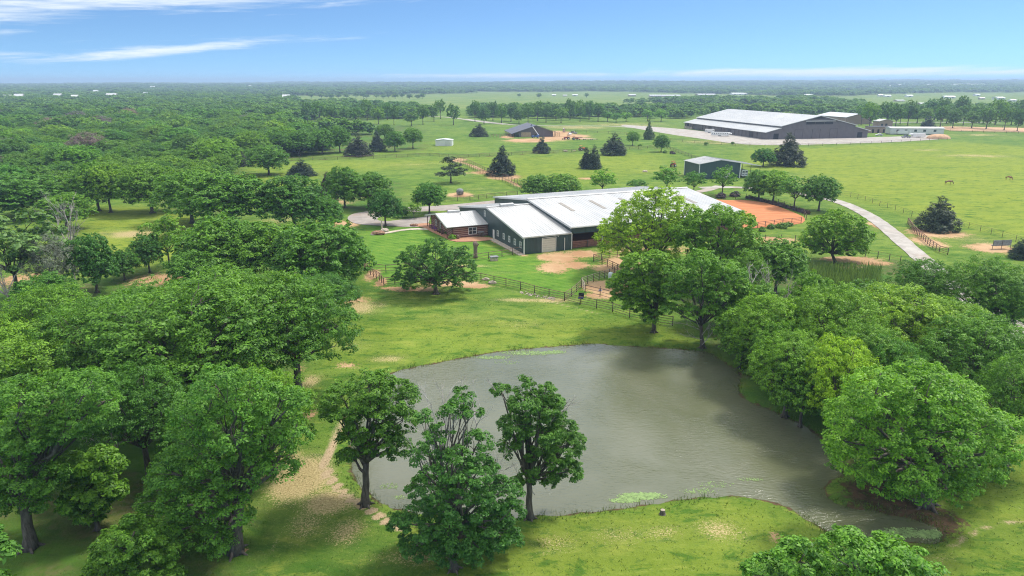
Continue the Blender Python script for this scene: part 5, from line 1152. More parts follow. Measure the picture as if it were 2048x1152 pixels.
for a in [('big1', 1530, 760, 575, 165, 'crown behind the bare-stemmed tree at the head of the right grove', (1, 1.05, 1)),
          ('big2', 1650, 780, 560, 200, 'wide bright crown at the top centre of the right grove', (1.12, 1.1, 1)),
          ('big0', 1790, 760, 565, 230, 'widest yellow-green crown in the middle of the right grove', (1.25, 1.15, 1)),
          ('big3', 1830, 650, 512, 130, 'dark crown at the back of the right grove near the driveway', (.78, .88, 1)),
          ('big4', 1950, 690, 512, 175, 'dark green crown beyond the driveway bend, top right of the grove', (.82, .9, 1)),
          ('big1', 1990, 700, 545, 110, 'dark crown near the right edge overhanging the driveway', (.75, .86, 1)),
          ('big2', 1930, 830, 620, 220, 'broad layered crown right of centre in the right grove', (.98, 1.02, 1)),
          ('big3', 1570, 830, 655, 160, 'crown leaning over the grassy spit of the pond', (1.05, 1.08, 1)),
          ('big0', 1665, 880, 665, 165, 'bright lime crown with bare inner stems above the pond edge', (1.5, 1.35, 1)),
          ('big4', 2010, 930, 705, 170, 'mid green crown at the right edge behind the biggest tree', (.9, .97, 1)),
          ('big1', 1760, 850, 660, 150, 'deep green crown behind the top of the biggest tree', (.9, 1, 1)),
          ('mid1', 1500, 700, 560, 110, 'grey-green thin crown above the far end of the pond', (.95, 1, 1.3)),
          ('mid2', 1610, 690, 545, 120, 'small crown beside the reeds at the back of the right grove', (1, 1.03, 1)),
          ('mid3', 1550, 590, 478, 125, 'round crown left of the reeds, below the lone round tree', (.9, .97, 1)),
          ('mid4', 1490, 610, 500, 90, 'low crown between the dense barn-end tree and the reeds', (1.05, 1.05, 1)),
          ('mid0', 1720, 650, 560, 120, 'crown just in front of the reeds', (.9, .95, 1)),
          ('mid3', 1480, 735, 610, 120, 'low leafy crown on the bank between the pond head and the grove', (1.1, 1.1, 1)),
          ('mid1', 1600, 850, 700, 130, 'bushy crown hanging over the grassy spit', (.95, 1.02, 1)),
          ('mid4', 1545, 790, 640, 110, 'bushy crown at the narrow shore by the spit', (1.05, 1.08, 1)),
          ('big4', 1710, 830, 640, 170, 'layered crown between the lime crown and the widest crown', (1.05, 1.05, 1)),
          ('mid0', 1440, 650, 520, 120, 'upright crown behind the tree with tangled bare branches', (1.05, 1.08, 1)),
          ('big2', 1880, 760, 590, 180, 'bright layered crown before the driveway bend', (1.1, 1.08, 1))]:
    k, px_, py_, tp, w_, lab, ti = a; tree_px(k, px_, py_, tp, w_, lab, tint=ti, group=GRR)
def snagtree(px, py, top, w, label, seed):
    b = G(px, py); h = hgt(b, top); rg = np.random.default_rng(seed); r = empty('bare_tree', b, 0, label, 'tree'); ww = w / S(b)
    sd_ = [((0, 0, 0), (rg.normal(0, .3), rg.normal(0, .3), h * .5), .19)] + [((0, 0, h * .35), (rg.uniform(-.5, .5) * ww, rg.uniform(-.4, .4) * ww, h * rg.uniform(.8, 1)), .11) for _ in range(5)]
    link(bpy.data.objects.new('branch', dead_mesh('branch', sd_, seed)), r)
snagtree(1470, 690, 560, 60, 'bare grey tree among the crowns at the far end of the pond', 301)
snagtree(1690, 800, 690, 70, 'bare grey stems rising inside the lime crown of the right grove', 302)
snagtree(1545, 690, 575, 60, 'bare grey tree at the top left of the right grove', 303)
snagtree(1740, 740, 625, 110, 'bare spreading branches in the middle of the right grove', 304)
snagtree(20, 620, 535, 110, 'bare grey thicket tree at the left edge', 305)
snagtree(370, 900, 790, 110, 'bare grey branches poking out of the left grove above the elm', 306)
snagtree(230, 960, 850, 90, 'bare branches between the corner tree and the elm', 307)
snagtree(150, 560, 430, 60, 'bare-topped tree left of the dark isolated round tree', 308)

# --- trees round the clearing, the pasture and the buildings (middle distance)
MID = [('mid0', 50, 425, 345, 170, 'big rounded crown at the left edge above the wispy trees', 'oak', (1.1, 1.08, 1)), ('mid1', 135, 450, 385, 110, 'crown right of the big rounded crown at the left edge', 'oak', (.95, 1, 1)),
 ('mid2', 198, 412, 322, 110, 'tree with dark bare trunk on the shaded edge of the clearing, left one of two', 'oak', (.95, 1, 1)), ('mid3', 222, 415, 326, 90, 'tree with dark bare trunk on the shaded edge of the clearing, right one of two', 'oak', (1.15, 1.1, 1)),
 ('mid4', 305, 416, 328, 125, 'mid green tree left of the dark oak above the clearing', 'oak', (1, 1, 1)), ('mid0', 385, 436, 336, 140, 'tall oak at the right end of the clearing', 'oak', (.95, 1, 1)),
 ('mid1', 465, 452, 342, 170, 'large light-green oak above the dark crowns', 'oak', (1.2, 1.15, 1)), ('mid2', 590, 452, 348, 130, 'round dark oak right of the large light-green oak', 'oak', (.9, .95, 1)),
 ('mid3', 656, 455, 394, 62, 'small grey-green round tree at the driveway loop', 'oak', (1.1, 1.12, 1.3)), ('mid4', 538, 350, 290, 76, 'isolated grey-green oak with bare trunk at the pasture edge', 'oak', (.95, 1, 1.35)),
 ('cedar1', 603, 352, 320, 54, 'low dark cedar beside the isolated grey-green oak', 'cedar', (.8, .9, .9)), ('cedar0', 655, 402, 346, 46, 'reddish-dark narrow cedar behind the driveway loop oaks', 'cedar', (1.3, .8, .8)),
 ('mid0', 690, 405, 330, 68, 'dark oak at the edge of the left pasture', 'oak', (.88, .95, 1)), ('mid1', 738, 407, 344, 98, 'many-stemmed pale oak near the driveway loop', 'oak', (1.1, 1.08, 1.1)),
 ('mid2', 771, 442, 380, 74, 'dense dark green tree on the driveway island', 'oak', (.7, .85, .85)), ('mid3', 859, 428, 365, 70, 'dark bushy tree on the driveway edge left of the barn', 'oak', (.7, .88, .9)),
 ('loose0', 828, 437, 405, 34, 'small loose yellowish bush on the driveway island', 'bush', (1.6, 1.35, 1)), ('mid4', 805, 436, 412, 30, 'small dark bush on the driveway island', 'bush', (.8, .9, 1)),
 ('flatcedar', 902, 366, 315, 66, 'flat layered pine-like cedar left of the diagonal fence', 'cedar', (1.2, 1.2, 1.1)), ('cedar0', 1004, 351, 293, 56, 'tall pointed cedar right beside the diagonal fence', 'cedar', (1, 1, 1)),
 ('cedar0', 1172, 337, 296, 32, 'left spire of the twin cedar in the middle pasture', 'cedar', (.9, 1, 1)), ('cedar1', 1187, 338, 291, 30, 'right spire of the twin cedar in the middle pasture', 'cedar', (.9, 1, 1)),
 ('cedar1', 958, 273, 248, 36, 'small round dark cedar beyond the white shed', 'cedar', (.9, .9, .95)), ('cedar2', 1084, 306, 274, 38, 'dark cedar in front of the unfinished barn', 'cedar', (.9, 1, 1)),
 ('cedar1', 1227, 310, 267, 50, 'broad dark cedar right of the twin cedar', 'cedar', (1.05, 1.05, 1.05)), ('mid3', 1265, 291, 262, 28, 'small pale round tree left of the narrow upright tree', 'oak', (1.1, 1.1, 1.2)),
 ('cedar2', 1297, 279, 240, 24, 'narrow upright dark tree before the gravel yard', 'tree', (1.5, 1.8, 1.2)), ('mid4', 1322, 304, 269, 34, 'small round tree below the narrow upright tree', 'oak', (1.05, 1.05, 1.1)),
 ('mid1', 1075, 402, 347, 74, 'pale live oak behind the barn ridge, left half', 'oak', (1.5, 1.3, 2.2)), ('mid2', 1125, 402, 346, 76, 'pale live oak behind the barn ridge, right half', 'oak', (1.45, 1.3, 2.0)),
 ('loose0', 1204, 390, 338, 60, 'feathery green tree behind the barn roof, right of the live oaks', 'tree', (1.1, 1.2, 1.1)), ('loose1', 1274, 384, 358, 44, 'low feathery tree behind the middle of the barn roof', 'tree', (1, 1.1, 1)),
 ('loose0', 1333, 384, 332, 62, 'feathery tree with orange tractor beyond it, behind the barn roof', 'tree', (1, 1.15, 1)), ('loose1', 1387, 388, 341, 50, 'lighter feathery tree left of the small green barn door', 'tree', (1.2, 1.25, 1)),
 ('loose0', 1444, 392, 332, 56, 'open tree in front of the small green barn door', 'tree', (1.05, 1.15, 1)), ('mid0', 1517, 400, 338, 66, 'darkest tree at the left end of the arena row', 'oak', (.75, .9, .9)),
 ('mid1', 1546, 404, 340, 70, 'bright tree second from the left in the arena row', 'oak', (1.2, 1.2, 1)), ('loose1', 1588, 417, 350, 72, 'third tree of the arena row, thin trunk', 'tree', (.85, 1, 1)), ('mid3', 1637, 422, 350, 74, 'right-hand tree of the arena row at the driveway', 'oak', (.72, .85, .9)),
 ('cedar1', 1873, 460, 394, 76, 'dark cedar on bare soil beside the rust board fence', 'cedar', (1, 1, 1.05)), ('cedar1', 2046, 517, 470, 50, 'dark cedar cut by the right edge beyond the hay feeder', 'cedar', (.9, 1, 1)),
 ('cedar0', 1575, 331, 267, 74, 'large dark cedar behind the small green barn', 'cedar', (.85, .8, 1)), ('mid2', 1526, 333, 296, 50, 'greener bushy tree leaning on the large dark cedar', 'oak', (.75, .95, 1.3)),
 ('cedar1', 1854, 264, 233, 34, 'dark cedar right of the mobile home', 'cedar', (.8, .9, 1)), ('mid0', 1412, 291, 284, 10, 'tiny shrub on the gravel yard fence', 'bush', (.9, 1, 1)), ('mid0', 1465, 290, 283, 8, 'tiniest shrub on the gravel yard fence', 'bush', (.9, 1, 1)),
 ('cedar1', 716, 312, 272, 52, 'reddish dark cedar at the front of the far-left clump', 'cedar', (1.3, .85, 1)), ('cedar0', 755, 303, 262, 34, 'dark cedar between the far-left clump and its round oak', 'cedar', (.9, .9, 1)), ('mid2', 790, 303, 262, 44, 'round dark oak at the right of the far-left clump', 'oak', (.85, .95, 1)),
 ('mid3', 826, 297, 255, 42, 'rightmost open oak of the far-left clump', 'oak', (.95, 1, 1.1)), ('mid4', 680, 305, 252, 44, 'oak at the left of the reddish dark cedar', 'oak', (.95, 1, 1)), ('mid0', 645, 308, 256, 50, 'oak at the corner of the far pasture fence', 'oak', (1, 1.05, 1.1)),
 ('mid1', 600, 312, 258, 60, 'broad oak at the pasture edge, left of the corner oak', 'oak', (1.1, 1.1, 1.1)), ('mid2', 560, 315, 262, 54, 'dark oak behind the isolated grey-green oak', 'oak', (.9, .95, 1)), ('mid3', 770, 280, 248, 40, 'oak standing behind the far-left clump', 'oak', (.9, .9, 1.1)),
 ('mid4', 505, 322, 262, 66, 'oak at the wood corner left of the pasture fence', 'oak', (1, 1, 1.1)), ('mid0', 435, 345, 272, 90, 'light crown bulging from the wood above the clearing', 'oak', (1.2, 1.15, 1)), ('cedar1', 480, 322, 286, 34, 'dark cedar at the wood edge by the pasture corner', 'cedar', (.9, .8, 1))]
for k, px_, py_, tp, w_, lab, nm, ti in MID:
    py_ += (10 if nm == 'oak' and px_ < 780 and 395 < py_ < 460 else 0); w_ *= 1.15 if nm == 'oak' and 400 < px_ < 700 else 1
    tree_px(k, px_, py_, tp, w_, lab, tint=ti, name={'oak': 'oak_tree', 'cedar': 'cedar_tree', 'tree': 'field_tree', 'bush': 'bush'}[nm], cat='bush' if nm == 'bush' else 'tree')

# --- the left wood: individual crowns
def inpoly(x, y, P):
    c = False; n = len(P)
    for i in range(n):
        ax_, ay_ = P[i]; bx_, by_ = P[(i + 1) % n]
        if (ay_ > y) != (by_ > y) and x < (bx_ - ax_) * (y - ay_) / (by_ - ay_) + ax_: c = not c
    return c
def proj(x, y, z=0.0):
    z -= CAM_H; dep = y * cp_ - z * sp_; return 1024 + FPX * x / dep, 576 - FPX * (y * sp_ + z * cp_) / dep
WOOD = [(-160, 232), (520, 240), (600, 262), (640, 300), (500, 318), (470, 340), (420, 395), (160, 405), (60, 400), (-160, 440)]
def scatter(poly, n, sep, tries=20000, zoneY=None):
    out = []; P = [(p[0], p[1]) for p in poly]; ws = [G(*p) for p in P]; x0, x1 = min(w.x for w in ws), max(w.x for w in ws); y0, y1 = min(w.y for w in ws), max(w.y for w in ws)
    for _ in range(tries):
        if len(out) >= n: break
        x, y = random.uniform(x0, x1), random.uniform(y0, y1)
        if not inpoly(*proj(x, y), P): continue
        if any((x - a) ** 2 + (y - b) ** 2 < (sep * .5 + c * .55) ** 2 for a, b, c in TREES if abs(x - a) < 20 and abs(y - b) < 20): continue
        out.append((x, y)); TREES.append((x, y, sep * .5))
    return out
pts_w = sorted(scatter(WOOD, 205, 10.5), key=lambda q: q[1])
for i, (x, y) in enumerate(pts_w):
    v = random.random(); w_ = random.uniform(13, 22); h_ = random.uniform(8.5, 13.5)
    if v < .08: grow(f'cedar{i % 3}', (x, y), random.uniform(6, 9), random.uniform(7, 10), 'dark cedar in the dense wood beyond the clearing', name='cedar_tree', group='cedars in the left wood', tint=(.9, .9, 1))
    elif v < .13: grow('grey', (x, y), w_, h_, 'thin grey-mauve crown in the dense wood beyond the clearing', name='bare_tree', group='grey crowns in the left wood')
    else:
        q = random.uniform(.8, 1.35); key = f'mid{i % 5}' if y < 420 else f'far{i % 4}'
        grow(key, (x, y), w_, h_, ('pale yellow-green' if q > 1.18 else 'mid green' if q > .97 else 'dark green') + ' oak crown ' + ('at the clearing edge of the left wood' if y < 270 else 'in the middle of the left wood' if y < 400 else 'deep in the far part of the left wood'), name='oak_tree', group='oaks in the left wood', tint=(q * random.uniform(.88, 1.1), q, random.uniform(.9, 1.25)))
snag_px = G(182, 330)
grow('grey', snag_px, 17, 14.5, 'large mauve-grey leafless crown standing out in the left wood', name='bare_tree', tint=(1.1, 1, 1.05), cat='tree')

# --- rows of oaks crossing the far pasture
ROWG = 'oaks in the far pasture row'
rowpx = [(615, 246), (640, 243), (662, 247), (690, 242), (712, 250), (735, 241), (757, 248), (775, 240), (788, 250), (823, 252), (846, 249), (868, 243), (881, 238), (907, 250), (950, 243), (968, 248), (986, 241), (1003, 246), (1022, 243), (1038, 247), (1056, 249), (1075, 242),
         (1092, 245), (1112, 241), (1122, 246), (1140, 240), (1160, 244), (1178, 240), (1196, 243)]
for i, (a, b) in enumerate(rowpx):
    w_ = random.uniform(22, 34); q = random.uniform(.85, 1.1)
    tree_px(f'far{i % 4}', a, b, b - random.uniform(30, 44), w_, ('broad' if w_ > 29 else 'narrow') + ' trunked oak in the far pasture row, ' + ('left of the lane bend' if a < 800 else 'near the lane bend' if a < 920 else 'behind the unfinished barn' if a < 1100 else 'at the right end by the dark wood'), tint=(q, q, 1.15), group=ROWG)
rowr = [(1722, 250), (1738, 257), (1752, 247), (1772, 250), (1790, 258), (1800, 248), (1815, 251), (1834, 246), (1850, 250), (1880, 254), (1893, 247), (1905, 256), (1926, 250), (1943, 256), (1958, 246), (1972, 258), (1990, 249), (2008, 260), (2022, 250), (2034, 262), (2050, 252), (2075, 256), (1885, 243), (1920, 242), (1868, 240), (2000, 243), (2040, 243)]
for i, (a, b) in enumerate(rowr):
    w_ = random.uniform(26, 40); q = random.uniform(.8, 1.1)
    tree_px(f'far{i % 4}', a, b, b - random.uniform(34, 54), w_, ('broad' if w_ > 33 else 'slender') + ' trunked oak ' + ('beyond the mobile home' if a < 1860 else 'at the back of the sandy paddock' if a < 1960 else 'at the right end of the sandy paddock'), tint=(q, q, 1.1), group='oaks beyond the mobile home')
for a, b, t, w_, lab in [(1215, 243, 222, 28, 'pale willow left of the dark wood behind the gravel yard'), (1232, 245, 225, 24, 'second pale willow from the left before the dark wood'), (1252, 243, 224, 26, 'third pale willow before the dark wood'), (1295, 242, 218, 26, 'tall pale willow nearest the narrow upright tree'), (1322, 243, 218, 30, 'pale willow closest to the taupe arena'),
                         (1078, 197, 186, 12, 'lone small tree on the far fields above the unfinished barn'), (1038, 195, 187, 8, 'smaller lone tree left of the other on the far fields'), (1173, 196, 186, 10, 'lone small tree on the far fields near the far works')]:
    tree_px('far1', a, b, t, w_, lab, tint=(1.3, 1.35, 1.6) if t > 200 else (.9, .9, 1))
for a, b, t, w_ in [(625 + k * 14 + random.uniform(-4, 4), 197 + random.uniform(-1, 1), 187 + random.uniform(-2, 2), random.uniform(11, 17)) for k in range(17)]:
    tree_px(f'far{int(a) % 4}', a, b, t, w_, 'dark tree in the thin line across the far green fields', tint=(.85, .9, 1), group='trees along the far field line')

# --- shrubs
SH = crown_mesh('shrub', [(0, 0, .5, .9, .9, .6), (.5, .3, .45, .6, .6, .5), (-.5, -.2, .5, .6, .6, .5)], 400, leaf=.16, cr=.35, per=26, maxn=1600)
SHP = SH.copy(); SHP.materials[0] = M['plum']
for i in range(19):
    t_ = i / 18; px_ = 1497 + 118 * t_; py_ = 397 + 31 * t_ ** 1.1; b = G(px_, py_)
    o = share(SHP, 'purple_shrub', None, (b.x, b.y, 0), random.uniform(0, 6), (.8, .8, .95)); o.color = (1, 1, 1, 1)
    tag(o, 'grey-purple clipped shrub in the row along the far side of the orange arena', 'shrub', 'grey-purple shrubs along the arena')
for px_, py_, sc_, lab, c in [(1470, 393, 1.5, 'grey-purple shrub at the barn end of the arena', (2.0, .8, 3)), (1442, 396, 1.6, 'larger grey-purple shrub behind the barn roof corner', (2.0, .8, 3)), (1542, 457, 1.1, 'dark round bush left of the pair before the arena rail', (.9, .9, 1.4)), (1563, 456, 1.3, 'left bush of the pair before the arena rail', (1, .95, 1.5)), (1577, 452, 1.0, 'right bush of the pair before the arena rail', (1.1, 1, 1.5)), (1524, 462, .9, 'small bush left of the bushes before the arena rail', (1, 1, 1)),
                              (895, 468, .8, 'leafy shrub nearest the cabin side wall', (1.2, 1.1, 1)), (905, 478, 1.0, 'pale green shrub at the front corner of the cabin', (1.5, 1.4, 1)), (884, 462, .7, 'small low shrub beside the weathered barrel at the cabin', (1, 1.1, 1)), (1330, 306, 1.2, 'scrubby bush on the hedge line below the small round tree', (1.2, 1, 1.6)), (1345, 308, 1.4, 'greyish scrub at the end of the hedge line', (1.8, 1, 3)), (1280, 292, 1.1, 'small bush between the pale round tree and the narrow one', (1.1, 1.1, 1)), (632, 296, 1.6, 'small grey scrub at the far end of the left pasture', (1.2, 1, 1.5)), (1397, 358, 1.2, 'dark shrub at the wall of the small green barn', (.8, .9, 1))]:
    b = G(px_, py_); o = share(SHP if c[2] > 1.8 else SH, 'shrub', None, (b.x, b.y, 0), random.uniform(0, 6), (sc_, sc_, sc_)); o.color = (*c, 1); o.color = (1, 1, 1, 1) if c[2] > 1.8 else (*c, 1); tag(o, lab, 'shrub')
# undergrowth among the groves
def understory(name, poly, n, label, tint=(1, 1, 1)):
    P = pxs(poly); pts = []
    ws = [G(*p) for p in P]; x0, x1 = min(w.x for w in ws), max(w.x for w in ws); y0, y1 = min(w.y for w in ws), max(w.y for w in ws)
    while len(pts) < n:
        x, y = random.uniform(x0, x1), random.uniform(y0, y1)
        if inpoly(*proj(x, y), P): r_ = random.uniform(.6, 1.5); pts.append((x, y, gz(x, y) + r_ * .4, r_, r_, r_ * .7))
    o = bpy.data.objects.new(name, crown_mesh(name, pts, 500 + n, leaf=.22, cr=.6, per=22, maxn=26000)); link(o); o.color = (*tint, 1); tag(o, label, kind='stuff')
understory('undergrowth', "1440,715 1500,745 1480,770 1560,812 1640,850 1700,910 1960,900 2000,760 1900,650 1500,640", 70, 'low green undergrowth beneath the right grove')
understory('undergrowth', "20,620 640,600 600,700 480,820 200,880 0,860", 60, 'low green undergrowth beneath the left grove')
# reeds
rb_ = []; rq = []
for i in range(1500):
    px_ = random.uniform(1610, 1760); py_ = random.uniform(546, 575) ; p_ = G(px_, py_); h_ = random.uniform(1.4, 2.8); a = random.uniform(0, 3.14); w_ = .07
    dx, dy = math.cos(a) * w_, math.sin(a) * w_; lx, ly = random.gauss(0, .35), random.gauss(0, .35); n0 = len(rb_)
    rb_ += [(p_.x - dx, p_.y - dy, 0), (p_.x + dx, p_.y + dy, 0), (p_.x + lx + dx * .3, p_.y + ly + dy * .3, h_), (p_.x + lx - dx * .3, p_.y + ly - dy * .3, h_)]; rq.append((n0, n0 + 1, n0 + 2, n0 + 3))
o = bpy.data.objects.new('reeds', npmesh('reeds', np.array(rb_), np.array(rq), M['leaf'])); link(o); o.color = (1.5, .95, 2.2, 1); tag(o, 'tall pale green reeds before the lone round tree', kind='stuff')
# grass tufts on the near banks
tv = []; tq = []; rt = random.Random(9)
while len(tq) < 36000:
    x, y = rt.uniform(-34, 48), 30 + 82 * rt.random() ** 1.3
    px_, py_ = proj(x, y)
    if not (-60 < px_ < 2110 and 560 < py_ < 1250): continue
    i_ = int(np.searchsorted(ax_x, x)); j_ = int(np.searchsorted(ax_y, y))
    if sdp[j_, i_] < .25 or CH['dirt'][j_, i_] > .5 or CH['track'][j_, i_] > .4 or (CH['straw'][j_, i_] > .5 and rt.random() < .6): continue
    z = gz(x, y) - .02
    for _ in range(3):
        a = rt.uniform(0, 6.28); h_ = rt.uniform(.05, .16) * (1.6 if sdp[j_, i_] < 1 else 1); w_ = rt.uniform(.025, .05); lx, ly = rt.gauss(0, .06), rt.gauss(0, .06); n0 = len(tv); ox, oy = rt.gauss(0, .06), rt.gauss(0, .06)
        tv += [(x + ox - w_ * math.cos(a), y + oy - w_ * math.sin(a), z), (x + ox + w_ * math.cos(a), y + oy + w_ * math.sin(a), z), (x + ox + lx, y + oy + ly, z + h_)]; tq.append((n0, n0 + 1, n0 + 2))
gtm = npmesh('grass_tufts', np.array(tv), np.array(tq), leafmat('grass blades', (0.060, 0.145, 0.015), (0.225, 0.305, 0.055), .2)); tag(link(bpy.data.objects.new('grass_tufts', gtm)), 'rough grass blades on the near pond banks', kind='stuff')
sv_ = []; sq_ = []
shore = [(i, j) for j in range(len(ax_y) - 1) for i in range(len(ax_x) - 1) if ax_y[j] < 112 and -0.35 < sdp[j, i] < .75]
for i, j in shore:
    if math.sin(ax_x[i] * .8) + math.sin(ax_y[j] * 1.1 + ax_x[i] * .5) < -.2: continue
    for _ in range(14):
        x, y = ax_x[i] + rt.uniform(-.45, .45), ax_y[j] + rt.uniform(-.45, .45); z = gz(x, y) - .03; a = rt.uniform(0, 6.28); h_ = rt.uniform(.15, .5); w_ = rt.uniform(.02, .045); n0 = len(sv_)
        sv_ += [(x - w_ * math.cos(a), y - w_ * math.sin(a), z), (x + w_ * math.cos(a), y + w_ * math.sin(a), z), (x + rt.gauss(0, .12), y + rt.gauss(0, .12), z + h_)]; sq_.append((n0, n0 + 1, n0 + 2))
o = link(bpy.data.objects.new('shore_sedge', npmesh('shore_sedge', np.array(sv_), np.array(sq_), gtm.materials[0]))); o.color = (.8, .8, 1.1, 1); tag(o, 'ragged sedge along the pond shoreline', kind='stuff')
# floating weed
fw_v = []; fw_q = []
for (px_, py_, rx, ry, n) in [(1060, 703, 62, 5, 700), (1110, 701, 25, 4, 300), (985, 712, 40, 4, 350), (1010, 722, 30, 5, 90), (1285, 988, 50, 8, 900), (1250, 996, 35, 6, 350), (1400, 978, 40, 6, 160), (1500, 955, 30, 4, 100), (780, 968, 22, 8, 90), (800, 990, 18, 5, 70), (1430, 965, 40, 8, 100), (1690, 1065, 45, 14, 500), (1800, 1062, 60, 12, 700), (1700, 985, 20, 10, 150), (1860, 1064, 30, 10, 500)]:
    for _ in range(n):
        a = random.uniform(0, 6.28); q = math.sqrt(random.random()) * random.uniform(.6, 1.05); p_ = G(px_ + rx * q * math.cos(a), py_ + ry * q * math.sin(a)); r_ = random.uniform(.03, .10); n0 = len(fw_v)
        if n < 200: r_ *= .7
        for k in range(5): fw_v.append((p_.x + r_ * math.cos(k * 1.257 + a), p_.y + r_ * math.sin(k * 1.257 + a), WATER_Z + .012 + random.random() * .01))
        fw_q.append(tuple(range(n0, n0 + 5)))
o = MB().add(fw_v, fw_q).build('floating_pondweed', plain('pondweed', (.20, .30, .10), .7, .3, 3)); tag(o, 'pale green weed floating in patches on the pond', kind='stuff')

# ------------------------------------------------------------------ far woods (one mass) and far buildings
def far_ok(px, py):
    F = [[(600, 262), (600, 252), (930, 250), (1240, 248), (1340, 252), (1720, 250), (2400, 262), (2400, 240), (1700, 236), (1180, 232), (940, 234), (700, 228), (640, 236)]]
    return True
FORE = ["-2500,250 -160,245 0,232 520,240 600,250 640,236 700,240 740,232 600,212 590,200 420,192 300,184 -2500,176",
        "940,236 1180,238 1260,234 1340,240 1480,226 1700,235 1730,236 1730,212 1600,200 1500,204 1400,200 1300,206 1180,210 1000,216 945,222",
        "470,300 520,300 640,296 700,288 760,270 700,262 600,262 540,262 480,290",
        "600,212 700,240 740,240 860,236 850,220 700,208",
        "1730,236 2400,246 2400,216 2000,222 1730,222",
        "-4000,186 590,192 1000,187 1180,184 1400,188 1660,194 1740,190 1900,186 5000,186 5000,160 -4000,160"]
FP = [pxs(s) for s in FORE]; far_pts = []; far_scl = []
Dv = 470.0; rf = random.Random(5)
while Dv < 7600:
    s_ = 11.5 + max(0, Dv - 600) * .0075; xw = Dv * 0.80 + 60
    for k in range(int(2 * xw / s_)):
        x = rf.uniform(-xw, xw); y = Dv + rf.uniform(0, s_)
        zt = float(terr(x, y)); px_, py_ = proj(x, y, zt); 
        bx, by = proj(x, y, 0)
        q = (bx, by)
        if not any(inpoly(*q, P) for P in FP): continue
        if Dv < 700 and any(abs(x - a) < c * .6 + 4 and abs(y - b) < c * .6 + 4 for a, b, c in TREES if b > 440): continue
        if Dv > 900 and math.sin(x * .0028 + 1.7 * math.sin(y * .0021)) * math.sin(y * .0072 + 2.0 * math.sin(x * .0017)) > .3: continue   # clearings
        sx_ = s_ / 9.5 * rf.choice((.8, 1.0, 1.25, 1.5)) * rf.uniform(.85, 1.1); far_pts.append((x, y, zt - .3)); far_scl.append((sx_, sx_, min(sx_, .95 + .14 * sx_) * rf.uniform(.7, 1.2)))
    Dv += s_
fm = bpy.data.meshes.new('distant_woods'); fm.from_pydata(far_pts, [], [])
at = fm.attributes.new('scl', 'FLOAT_VECTOR', 'POINT'); at.data.foreach_set('vector', np.array(far_scl, np.float32).ravel())
FILL = [pxs("-400,232 520,240 600,258 655,300 600,312 500,320 470,340 420,392 330,398 180,396 60,400 -400,430")]
fill_pts = []; fill_scl = []; yy_ = 222.0
while yy_ < 640:
    for k in range(int(400 / 8.0)):
        x = -400 + k * 8.0 + rf.uniform(0, 8); y = yy_ + rf.uniform(0, 8)
        if not inpoly(*proj(x, y), FILL[0]): continue
        if any((x - a) ** 2 + (y - b) ** 2 < 16 for a, b, c in TREES if abs(x - a) < 5 and abs(y - b) < 5): continue
        fill_pts.append((x, y, -.4)); q = rf.uniform(.75, 1.3); fill_scl.append((q, q, q * rf.uniform(.7, 1.0)))
    yy_ += 8.0
fo = link(bpy.data.objects.new('distant_woods', fm)); tag(fo, 'dense woods rolling away to the horizon', kind='stuff')
srcs = []
for i, (x, y) in enumerate(((-330, 640),)):
    r_ = bpy.data.objects.new('oak_tree', PR['farwood'][0].copy() if i else PR['farwood'][0]); link(r_); r_.location = (x, y, 0)
    tag(r_, 'far oak crown at the left end of the distant woods', 'tree', 'far oaks seeding the horizon woods'); srcs.append(r_)
    if i == 2: break
srcs2 = next(o for o in bpy.data.objects if o.name.startswith('crown') and o.data == PR['mid1'][0])
ng = bpy.data.node_groups.new('scatter_woods', 'GeometryNodeTree')
ng.interface.new_socket('Geometry', in_out='INPUT', socket_type='NodeSocketGeometry'); ng.interface.new_socket('Geometry', in_out='OUTPUT', socket_type='NodeSocketGeometry')
N = ng.nodes; Lk = ng.links; gi = N.new('NodeGroupInput'); go = N.new('NodeGroupOutput')
oi = N.new('GeometryNodeObjectInfo'); oi.inputs[0].default_value = srcs[0]; oi.transform_space = 'ORIGINAL'
iop = N.new('GeometryNodeInstanceOnPoints'); na = N.new('GeometryNodeInputNamedAttribute'); na.data_type = 'FLOAT_VECTOR'; na.inputs[0].default_value = 'scl'
rv = N.new('FunctionNodeRandomValue'); rv.data_type = 'FLOAT_VECTOR'; rv.inputs[0].default_value = (0, 0, 0); rv.inputs[1].default_value = (0, 0, 6.28)
Lk.new(gi.outputs[0], iop.inputs['Points']); Lk.new(oi.outputs['Geometry'], iop.inputs['Instance']); Lk.new(na.outputs[0], iop.inputs['Scale']); Lk.new(rv.outputs[0], iop.inputs['Rotation']); Lk.new(iop.outputs[0], go.inputs[0])
md = fo.modifiers.new('scatter', 'NODES'); md.node_group = ng; fo.color = (.95, .95, 1.1, 1)
fm2 = bpy.data.meshes.new('wood_undergrowth'); fm2.from_pydata(fill_pts, [], [])
at = fm2.attributes.new('scl', 'FLOAT_VECTOR', 'POINT'); at.data.foreach_set('vector', np.array(fill_scl, np.float32).ravel())
fo2 = link(bpy.data.objects.new('wood_undergrowth', fm2)); tag(fo2, 'lower crowns and thicket filling the left wood between its taller trees', kind='stuff')
ng2 = ng.copy(); [n for n in ng2.nodes if n.bl_idname == 'GeometryNodeObjectInfo'][0].inputs[0].default_value = srcs2
fo2.modifiers.new('scatter', 'NODES').node_group = ng2

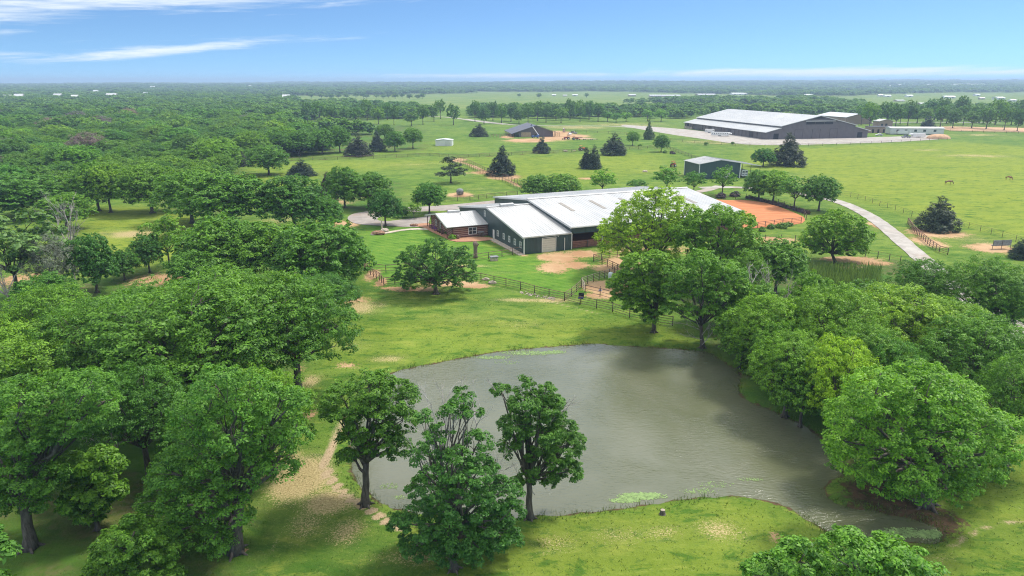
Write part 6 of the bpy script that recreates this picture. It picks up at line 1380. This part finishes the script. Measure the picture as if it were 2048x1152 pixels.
M['tan'] = plain('tan wall', (.42, .33, .25), .8)
FB = [(15, 204, 14, 5, 'tan'), (37, 201, 16, 6, 'tan'), (52, 214, 0, 0, ''), (65, 214, 17, 5, 'white'), (115, 200, 14, 5, 'tan'), (150, 204, 12, 4, 'white'), (290, 196, 9, 4, 'white'), (305, 178, 8, 3, 'white'), (222, 199, 18, 5, 'tan'), (573, 203, 14, 6, 'tan'), (190, 189, 10, 3, 'white'),
      (500, 176, 6, 2, 'white'), (505, 243, 22, 15, 'dark'), (558, 247, 7, 11, 'tan'), (715, 174, 9, 3, 'white'), (735, 175, 7, 3, 'white'), (1108, 192, 8, 3, 'white'), (1150, 192, 10, 3, 'white'), (1130, 193, 8, 3, 'tan'), (1265, 193, 14, 4, 'tan'), (1330, 194, 60, 4, 'tan'), (1415, 192, 36, 4, 'tan'), (1480, 190, 30, 4, 'white'), (1520, 190, 8, 3, 'tan'),
      (1465, 178, 14, 3, 'tan'), (1545, 187, 10, 3, 'white'), (1618, 193, 16, 4, 'white'), (1785, 175, 12, 4, 'white'), (1810, 173, 20, 4, 'white'), (1828, 174, 22, 4, 'white'), (1855, 173, 14, 4, 'white'), (1878, 173, 12, 4, 'white'), (1905, 174, 34, 5, 'tan'), (1920, 172, 20, 4, 'white'), (1955, 173, 34, 5, 'white'),
      (1762, 193, 9, 4, 'white'), (1776, 194, 12, 4, 'white'), (1820, 194, 12, 4, 'white'), (1900, 197, 20, 5, 'white'), (1956, 192, 10, 4, 'white'), (1965, 199, 9, 4, 'tan'), (2003, 199, 18, 5, 'white'), (2028, 203, 12, 4, 'white'), (1640, 248, 0, 0, ''), (1650, 170, 10, 2, 'white'), (1375, 171, 12, 2, 'white'), (1550, 192, 0, 0, ''), (1800, 206, 0, 0, ''), (1850, 210, 18, 4, 'tan'), (1802, 203, 16, 3, 'tan')]
for px_, py_, w_, h_, c in FB:
    if not w_: continue
    p_ = GT(px_, py_); s_ = S(p_); W_ = w_ / s_; H_ = max(2.6, h_ / s_) if px_ > 760 or py_ > 210 else 12.5; r = empty('far_building', p_, random.uniform(-.25, .25), None, 'building')
    e_ = H_ * .62; D_ = max(8, min(W_ * .8, 40)); mw_ = {'white': M['white'], 'tan': M['tan'], 'dark': M['brick']}[c]; mr = {'white': M['white'], 'tan': M['greyroof'], 'dark': M['darkroof']}[c]
    MB().prism([(0, 0), (D_, 0), (D_, e_), (D_ / 2, H_ - .1), (0, e_)], 'x', -W_ / 2, W_ / 2).build('wall', mw_, r)
    MB().prism([(-.8, e_ - .1), (D_ / 2, H_), (D_ + .8, e_ - .1), (D_ + .8, e_ + .15), (D_ / 2, H_ + .3), (-.8, e_ + .15)], 'x', -W_ / 2 - .6, W_ / 2 + .6).build('roof', mr, r)
    lab = ('dark-roofed house among the trees beyond the left wood' if c == 'dark' else 'pale narrow building beside the dark-roofed house beyond the left wood' if px_ == 558 else
           'small far building in the hazy woods at the left' if px_ < 760 else 'low far building along the works on the middle horizon' if px_ < 1700 else 'pale far shed on the hazy ridge or fields at the right')
    r['label'] = lab
    if px_ not in (505, 558): r['group'] = 'far buildings at the left' if px_ < 760 else 'far buildings on the middle horizon' if px_ < 1700 else 'far buildings at the right'
    nn_ = max(1, int(w_ / 8))
    for k in range(nn_): MB().box(-W_ / 2 + (k + .35) * W_ / nn_, -W_ / 2 + (k + .65) * W_ / nn_, -.08, -.01, .1, e_ * .8).build('door', M['greybox'], r)
